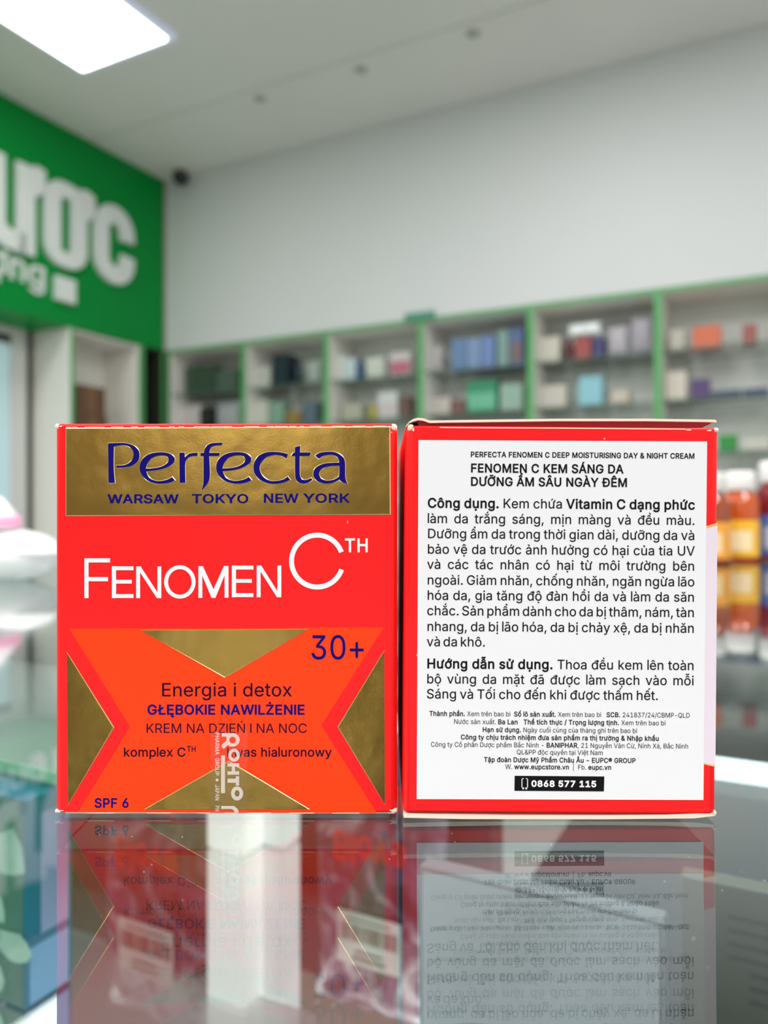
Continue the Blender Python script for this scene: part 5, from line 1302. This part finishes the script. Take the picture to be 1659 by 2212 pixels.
top = [(877, 921), (884, 912), (893, 906), (903, 903.5), (914, 904.5), (928, 909.5), (950, 909), (1200, 905.5), (1400, 905.5), (1540, 907.5), (1548, 908.5)]
MB().prism_xz(prof(top + [(x, y + (5.2 if x > 890 else 3.0)) for x, y in top[::-1]]), 0.0001, DEP2 - 0.0005).build('lid', BOARD, box2)
MB().prism_xz(prof([(903, 910), (950, 914.5), (1200, 911), (1400, 911), (1545, 913), (1526, 922.5), (906, 922)]), 0.0016, 0.0021).build('dust_flap', mat('flap_red', (190, 40, 44), 0.5), box2)
bot = [(871, 1760), (960, 1761.5), (1100, 1763.5), (1300, 1764), (1440, 1762.5), (1540, 1757.5), (1548, 1758)]
MB().prism_xz(prof([(872, 1768.5), (1000, 1771.5), (1300, 1772), (1500, 1770), (1546, 1764.5)] + bot[::-1]), 0.0002, DEP2 - 0.0005).build('bottom_panel', BOARD, box2)

f = Flat(m2, -0.00003)
f.poly([(1518, 1143), (1549.6, 1133), (1545.3, 1655), (1514, 1648)])
f.build('printed_panel', mat('pink_white_print', (236, 222, 232), 0.35, var=0.05, scale=30), box2)
f = Flat(m2, -0.00004)
f.poly([(1518, 1140), (1549.8, 1130.5), (1549.7, 1136), (1518, 1145.5)])
f.poly([(1514, 1648), (1545.3, 1655), (1545.2, 1658), (1514, 1651)])
f.build('gold_line', mat('gold_ink', (240, 186, 96), 0.4), box2)

st = Flat(m2, -0.00012).poly([(904, 952), (1527, 955), (1519, 1729), (900, 1727)]).build('sticker', STICKER, box2, thick=0.0001)
YS = -0.00016
XS = 0.985
B_ = 19.0


def rowy(y):
    """Picture row at the sticker's own left edge -> unturned row."""
    return y


class Row(Flat):
    """Text rows: x positions and baselines measured at the row's left end; the sticker's tilt is added by m2's inverse."""


def m2s(px, py):
    # row coordinates: baseline y measured at x = 920; follow the carton's tilt across the row
    return m2(px + (py - 1340) * -0.0052, py + (px - 920) * math.tan(TILT))


f = Row(m2s, YS)
f.text('PERFECTA FENOMEN C DEEP MOISTURISING DAY & NIGHT CREAM', 1014, 987.8, 11.2, 20, x1=1498.5)
f.text('FENOMEN C KEM SÁNG DA', 1014, 1020.7, 18.2, 20, x1=1345)
f.text('DƯỠNG ẨM SÂU NGÀY ĐÊM', 1014, 1049.7, 18.2, 20, x1=1354)
f.build('title_text', BLACK_INK, st)
f = Row(m2s, YS)
X_L, X_R, CPB = 921.5, 1500.0, 20.2
f.justified([('Công dụng.', B_), ('Kem chứa', 5), ('Vitamin C dạng phức', B_)], X_L, X_R, 1097.6, CPB, XS)
for s_, b_y in (('làm da trắng sáng, mịn màng và đều màu.', 1131), ('Dưỡng ẩm da trong thời gian dài, dưỡng da và', 1163.5), ('bảo vệ da trước ảnh hưởng có hại của tia UV', 1197), ('và các tác nhân có hại từ môi trường bên', 1229.7), ('ngoài. Giảm nhăn, chống nhăn, ngăn ngừa lão', 1263.6), ('hóa da, gia tăng độ đàn hồi da và làm da săn', 1296.6), ('chắc. Sản phẩm dành cho da bị thâm, nám, tàn', 1329.8), ('nhang, da bị lão hóa, da bị chảy xệ, da bị nhăn', 1363.8)):
    f.justified([(s_, 5)], X_L, X_R, b_y, CPB, XS)
f.justified([('và da khô.', 5)], X_L, 1049, 1396.7, CPB, XS)
f.build('paragraph_text', BLACK_INK, st)
f = Row(m2s, YS)
f.justified([('Hướng dẫn sử dụng.', B_), ('Thoa đều kem lên toàn', 5)], X_L, X_R, 1444.2, CPB, XS)
f.justified([('bộ vùng da mặt đã được làm sạch vào mỗi', 5)], X_L, X_R, 1477, CPB, XS)
f.justified([('Sáng và Tối cho đến khi được thấm hết.', 5)], X_L, 1423, 1509.5, CPB, XS)
f.build('paragraph_text', BLACK_INK, st)
f = Row(m2s, YS)
H_ = 10.2
b = 18.0
f.runs([('Thành phần. ', b), ('Xem trên bao bì  ', 2), ('Số lô sản xuất. ', b), ('Xem trên bao bì   ', 2), ('SCB. ', b), ('241837/24/CBMP-QLD', 2)], 928, 1491, 1547, H_)
f.runs([('Nước sản xuất. ', 2), ('Ba Lan   Thể tích thực / Trọng lượng tịnh. ', b), ('Xem trên bao bì', 2)], 981, 1439, 1564, H_)
f.runs([('Hạn sử dụng. ', b), ('Ngày cuối cùng của tháng ghi trên bao bì', 2)], 1043, 1377.5, 1581, H_)
f.runs([('Công ty chịu trách nhiệm đưa sản phẩm ra thị trường & Nhập khẩu', b)], 996, 1424.5, 1597.4, H_)
f.runs([('Công ty Cổ phần Dược phẩm Bắc Ninh - ', 2), ('BANIPHAR', b), (', 21 Nguyễn Văn Cừ, Ninh Xá, Bắc Ninh', 2)], 931.5, 1488, 1613.6, H_)
f.runs([('QL&PP độc quyền tại Việt Nam', 2)], 1117, 1304, 1629, H_)
f.runs([('Tập đoàn Dược Mỹ Phẩm Châu Âu - EUPC® GROUP', b)], 1046.5, 1374.5, 1645.6, H_)
f.runs([('W. ', 2), ('www.eupcstore.vn', b), ('  |  Fb. ', 2), ('eupc.vn', b)], 1092.5, 1322, 1660.6, H_)
f.build('small_text', BLACK_INK, st)
Flat(m2, YS).poly([(1111.5, 1676.5), (1305, 1678), (1304, 1710.3), (1111, 1709)]).build('phone_bar', BLACK_INK, st)
f = Row(m2s, YS - 0.00003)
f.text('0868 577 115', 1148.5, 1697.8, 12.6, 34, x1=1290.5)
for (ax, ay), (bx, by) in (((1128, 1680), (1132.5, 1681.8)), ((1137.5, 1680), (1142, 1681.8)), ((1128, 1700), (1133.5, 1704)), ((1136.5, 1700), (1142, 1704)), ((1128, 1680), (1129.8, 1704)), ((1140.2, 1680), (1142, 1704))):
    f.poly([(ax, ay), (bx, ay), (bx, by), (ax, by)])
f.build('phone_number', WHITE_INK, st)

f = Flat(m2, -0.00010)
for k_, (x_, y_, r_, sx_, sy_) in enumerate(((893, 929, 3.4, .8, 1.4), (1532, 931.5, 2.6, 2.2, .6), (1487, 930, 2.6, 2.6, .6), (1305, 949, 2.4, 1.1, .6), (901, 1416, 1.8, .8, 1.4), (1544, 1757, 3.2, 1.1, .8), (1542, 1200, 1.2, .6, 2))):
    f.poly(blob(x_, y_, r_, k_ + 31, sx_, sy_))
f.poly([(950, 923.6), (1200, 925), (1480, 927.6), (1480, 929.6), (1200, 927.2), (950, 926)])
f.build('worn_edge', BOARD, box2)

for (u0, u1, w0, w1) in ((xr - 0.0011, xr + E5, zt2 - 0.0010, zt2 + E5), (xl + 0.0004, xl + 0.0018, zt2 - 0.0013, zt2 + 0.0003), (xr - 0.0006, xr + E5, zb2 - E5, zb2 + 0.0007)):
    MB().bevel_box(u0, u1, -E5, 0.0016, w0, w1, min(u1 - u0, w1 - w0) * 0.42, 3).build('worn_corner', BOARD, box2)

# ------------------------------------------------------------------ goods inside the counter
BAGM = bpy.data.materials.new('clear_bag')
BAGM.use_nodes = True
nt = BAGM.node_tree
b_ = nt.nodes['Principled BSDF']
b_.inputs['Roughness'].default_value = 0.25
tc = nt.nodes.new('ShaderNodeTexCoord')
nz = nt.nodes.new('ShaderNodeTexNoise')
nz.inputs['Scale'].default_value = 26.0
nz.inputs['Detail'].default_value = 3.0
nz.inputs['Distortion'].default_value = 1.6
rp = nt.nodes.new('ShaderNodeValToRGB')
rp.color_ramp.elements[0].position = 0.36
rp.color_ramp.elements[0].color = (*lin((58, 52, 64)), 1)
rp.color_ramp.elements[1].position = 0.68
rp.color_ramp.elements[1].color = (*lin((206, 204, 204)), 1)
el = rp.color_ramp.elements.new(0.5)
el.color = (*lin((112, 96, 120)), 1)
nt.links.new(tc.outputs['Object'], nz.inputs['Vector'])
nt.links.new(nz.outputs['Fac'], rp.inputs[0])
nt.links.new(rp.outputs[0], b_.inputs['Base Color'])
bpn = nt.nodes.new('ShaderNodeBump')
bpn.inputs['Strength'].default_value = 0.6
bpn.inputs['Distance'].default_value = 0.004
nt.links.new(nz.outputs['Fac'], bpn.inputs['Height'])
nt.links.new(bpn.outputs['Normal'], b_.inputs['Normal'])
BAGRED = mat('bag_red', (226, 44, 34), 0.4)
TAG = mat('price_label', (228, 226, 220), 0.5, var=0.02)


def bag(x, y, label, seed):
    r = thing('toiletry_bag', label, 'bag', (x, y, MZ), -PHI, 'bags with red lettering in the counter')
    MB().pillow(0.105, 0.140, 0.024, z0=0.0003, ex=3.0, crumple=0.10, cy=0.013).build('body', BAGM, r)
    mp = lambda px, py: (px, py)
    f = Flat(lambda px, py: (px, -py), -0.0012)
    f.text('Blove', -0.030, -0.012, 0.019, 26, x1=0.028)
    f.build('lettering', BAGRED, r)
    t = Flat(lambda px, py: (px, -py), -0.0008).poly([(-0.026, -0.066), (0.024, -0.066), (0.024, -0.102), (-0.026, -0.102)]).build('price_tag', TAG, r)
    f = Flat(lambda px, py: (px, -py), -0.0012)
    rn = random.Random(seed)
    x_ = -0.0235
    while x_ < 0.021:
        w_ = rn.choice((0.0004, 0.0006, 0.0009))
        f.poly([(x_, -0.074), (x_ + w_, -0.074), (x_ + w_, -0.086), (x_, -0.086)])
        x_ += w_ + rn.choice((0.0005, 0.0008, 0.0011))
    f.poly([(-0.012, -0.092), (0.010, -0.092), (0.010, -0.0935), (-0.012, -0.0935)])
    f.poly([(-0.014, -0.0965), (0.012, -0.0965), (0.012, -0.0985), (-0.014, -0.0985)])
    f.poly([(-0.018, -0.070), (0.016, -0.070), (0.016, -0.0712), (-0.018, -0.0712)])
    f.build('barcode', mat('barcode_ink', (96, 62, 60), 0.5), t)
    return r


bag((318 - CX) / F * 0.52, 0.52, 'clear bag with red lettering and price tag under the left end of the gold-banded box', 3)
bag((800 - CX) / F * 0.53, 0.53, 'clear bag with red lettering and price tag under the gap between the two red boxes', 9)

# dark boxes added behind the bags to keep the ceiling out of the mirror


def mirror_box(px, y, w, d, h, rgb, label, rgb2=None, name='mirror_backdrop', z=MZ):
    c = thing(name, label, 'box', ((px - CX) / F * y, y, z), -PHI)
    m = mat('inner_%d_%d_%d' % rgb, rgb, 0.35, var=0.1, scale=20)
    MB().bevel_box(-w / 2, w / 2, 0, d, 0.0003, h, 0.0015, 2).build('body', m, c)
    if rgb2:
        MB().box(-w * 0.36, w * 0.36, -0.0006, 0.0, h * 0.2, h * 0.75).build('printed_panel', mat('inner_%d_%d_%d' % rgb2, rgb2, 0.35, var=0.1, scale=20), c)
    return c


# blue carton close under the glass at the left edge, with a pale patch on its side
p0 = at(55, 1729, 0.060)
blue = thing('blue_carton', 'blue carton with a lilac patch inside the counter, left of the gold-banded box', 'box', (p0.x, p0.y, MZ), -PHI)
BH = 0.150 - 0.060
MB().bevel_box(-0.10, 0.0, 0.0, 0.024, 0.0003, BH, 0.0008, 2).build('body', mat('teal_blue_card', (20, 112, 146), 0.35, var=0.12, scale=25), blue)
MB().box(0.0, 0.0004, 0.0075, 0.022, 0.030, BH - 0.008).build('lilac_patch', mat('lilac_print', (150, 164, 206), 0.35, var=0.08), blue)
MB().box(0.0, 0.0004, 0.002, 0.022, 0.002, 0.026).build('pale_patch', mat('pale_blue_print', (120, 172, 216), 0.35, var=0.08), blue)
f = Flat(lambda px, py: (px, py), -0.0006)
for k_, (x_, z_, r_) in enumerate(((-0.012, 0.066, 0.013), (-0.020, 0.040, 0.010), (-0.008, 0.026, 0.011), (-0.024, 0.010, 0.012), (-0.034, 0.060, 0.012), (-0.040, 0.030, 0.013))):
    f.poly(blob(x_, z_, r_, k_ + 50, 1.0, 0.8))
f.build('leaf_print', mat('pale_green_print', (150, 186, 168), 0.4, var=0.25, scale=90), blue)
f = Flat(lambda px, py: (px, py), -0.0003)
f.poly([(-0.099, 0.001), (-0.001, 0.001), (-0.001, BH - 0.001), (-0.099, BH - 0.001)])
f.build('green_side', mat('dull_green_print', (64, 108, 98), 0.4, var=0.3, scale=60), blue)

# pale carton with a pink field under the stickered box
p0 = at(905, 1868, 0.062)
pale = thing('pale_carton', 'pale blue carton with a pink round field inside the counter, under the stickered box', 'box', (p0.x, p0.y, MZ), -PHI)
MB().bevel_box(0.0, 0.082, 0.0, 0.008, 0.0003, 0.088, 0.001, 2).build('body', mat('dimmed_blue_card', (112, 120, 128), 0.4, var=0.05), pale)  # body colour darkened to hold down the tube's light on its top
Flat(lambda px, py: (px, py), -0.0002).poly([(0.0015, 0.002), (0.0805, 0.002), (0.0805, 0.0865), (0.0015, 0.0865)]).build('front_panel', mat('pale_front_card', (190, 200, 208), 0.4, var=0.05), pale)
f = Flat(lambda px, py: (px, py), -0.0004)
f.poly(arc(0.032, 0.020, 0.030, 0.020, 0, 360, 36)[:-1])
f.build('pink_field', mat('pink_print', (150, 92, 104), 0.4), pale)

# olive-grey leaflet box at the right edge
p0 = at(1470, 1890, 0.055)
ol = thing('olive_carton', 'olive-grey carton with ring emblem inside the counter, right of the stickered box', 'box', (p0.x, p0.y, MZ), -PHI)
OH = 0.095
MB().bevel_box(0.0, 0.13, 0.0, 0.008, 0.0003, OH, 0.0008, 2).build('body', mat('olive_grey_card', (92, 98, 88), 0.5, var=0.06), ol)
f = Flat(lambda px, py: (px, py), -0.0004)
rn = random.Random(5)
for k_ in range(7):
    z_ = OH - 0.009 - k_ * 0.0042
    f.poly([(0.014 + 0.006 * (k_ > 3), z_), (0.014 + rn.uniform(0.045, 0.06), z_), (0.014 + 0.05, z_ - 0.0016), (0.014 + 0.006 * (k_ > 3), z_ - 0.0016)])
f.build('text_rows', mat('dark_olive_ink', (60, 66, 62), 0.5), ol)
f = Flat(lambda px, py: (px, py), -0.0004)
f.poly(stroke(arc(0.038, 0.040, 0.0075, 0.0075, 10, 200, 24), 0.003))
f.build('ring_emblem', mat('emblem_grey', (66, 74, 78), 0.5), ol)
f = Flat(lambda px, py: (px, py), -0.0004)
f.poly(arc(0.038, 0.040, 0.0038, 0.0038, 0, 360, 20)[:-1])
f.build('emblem_centre', mat('emblem_red', (128, 84, 70), 0.5), ol)

mirror_box(268, 0.568, 0.20, 0.03, 0.1462, (34, 22, 30), 'tall dark plum backdrop added behind the first bag to darken the counter mirror')
mirror_box(796, 0.574, 0.19, 0.03, 0.1462, (34, 26, 40), 'tall dark violet backdrop added behind the second bag to darken the counter mirror')

# ------------------------------------------------------------------ things on the counter further back


def on_glass(px, py):
    return at(px, py, 0.0)


def med_bottle(px, base, w, h, body, capc, label, lab_rgb, lab2):
    p = on_glass(px, base)
    r = thing('medicine_bottle', label, 'bottle', (p.x, p.y, GZ + 0.0001), -PHI, 'bottles standing on the glass counter')
    q = w / 2
    MB().lathe([(q * 0.92, 0), (q, 0.002), (q, h * 0.64), (q * 0.93, h * 0.70), (q * 0.66, h * 0.76), (q * 0.62, h * 0.79)], seg=32).build('body', mat('bottle_%d_%d_%d' % body, body, 0.15, var=0.08, coat=0.5), r)
    MB().lathe([(q * 0.74, h * 0.785), (q * 0.78, h * 0.80), (q * 0.78, h * 0.97), (q * 0.72, h)], seg=32).build('cap', mat('cap_%d_%d_%d' % capc, capc, 0.35), r)
    l = MB()
    l.lathe([(q * 1.004, h * 0.05), (q * 1.006, h * 0.052), (q * 1.006, h * 0.45), (q * 1.004, h * 0.452)], seg=32)
    lo = l.build('label_wrap', mat('wrap_%d_%d_%d' % lab_rgb, lab_rgb, 0.35, var=0.2, scale=40), r)
    l2 = MB()
    for k in range(7):
        a0, a1 = R(-120 + k * 10), R(-110 + k * 10)
        vs = [(q * 1.012 * math.cos(a), q * 1.012 * math.sin(a), z) for a in (a0, a1) for z in (h * 0.12, h * 0.34)]
        l2.add(vs, [(0, 2, 3, 1)])
    l2.build('label_patch', mat('patch_%d_%d_%d' % lab2, lab2, 0.4), lo)
    return r


med_bottle(1598, 1211, 0.046, 0.114, (196, 82, 20), (240, 238, 234), 'amber bottle with white cap and yellow label behind the stickered box', (250, 184, 40), (250, 226, 180))
med_bottle(1534, 1216, 0.046, 0.110, (150, 66, 30), (224, 222, 216), 'amber bottle mostly hidden behind the stickered box', (236, 160, 50), (240, 210, 160))
med_bottle(1672, 1209, 0.046, 0.128, (136, 26, 44), (240, 240, 240), 'dark red bottle with white cap and blue label at the picture edge', (84, 118, 196), (190, 200, 232))

# soft white packs on the left
p0 = on_glass(-14, 1256)
pk = thing('cotton_pack', 'puffy white pack with pointed end lying on the glass, left of the gold-banded box', 'pack', (p0.x, p0.y, GZ), -PHI)
FILM = mat('white_film', (240, 240, 240), 0.3, var=0.02, bump=0.15, scale=30)
MB().ellipsoid((0, 0.02, 0.0232), (0.050, 0.036, 0.023), bumps=0.05).build('body', FILM, pk)
MB().ellipsoid((0.004, 0.02, 0.026), (0.060, 0.030, 0.0035), seg=28, rings=8).build('sealed_seam', mat('clear_film', (236, 238, 238), 0.25, trans=0.35), pk)
p1 = on_glass(-22, 1256)
pp = thing('pink_pack', 'small white and pink pack lying on top of the puffy white pack', 'pack', (p1.x, p1.y + 0.012, GZ + 0.0455), -PHI)
MB().lathe([(0.015, 0.0), (0.0205, 0.004), (0.019, 0.012), (0.012, 0.022), (0.004, 0.031)], seg=24).build('body', FILM, pp)
MB().lathe([(0.0208, 0.003), (0.0214, 0.006), (0.0205, 0.0125), (0.0196, 0.0135)], seg=24).build('pink_band', mat('pink_film', (250, 172, 204), 0.35), pp)
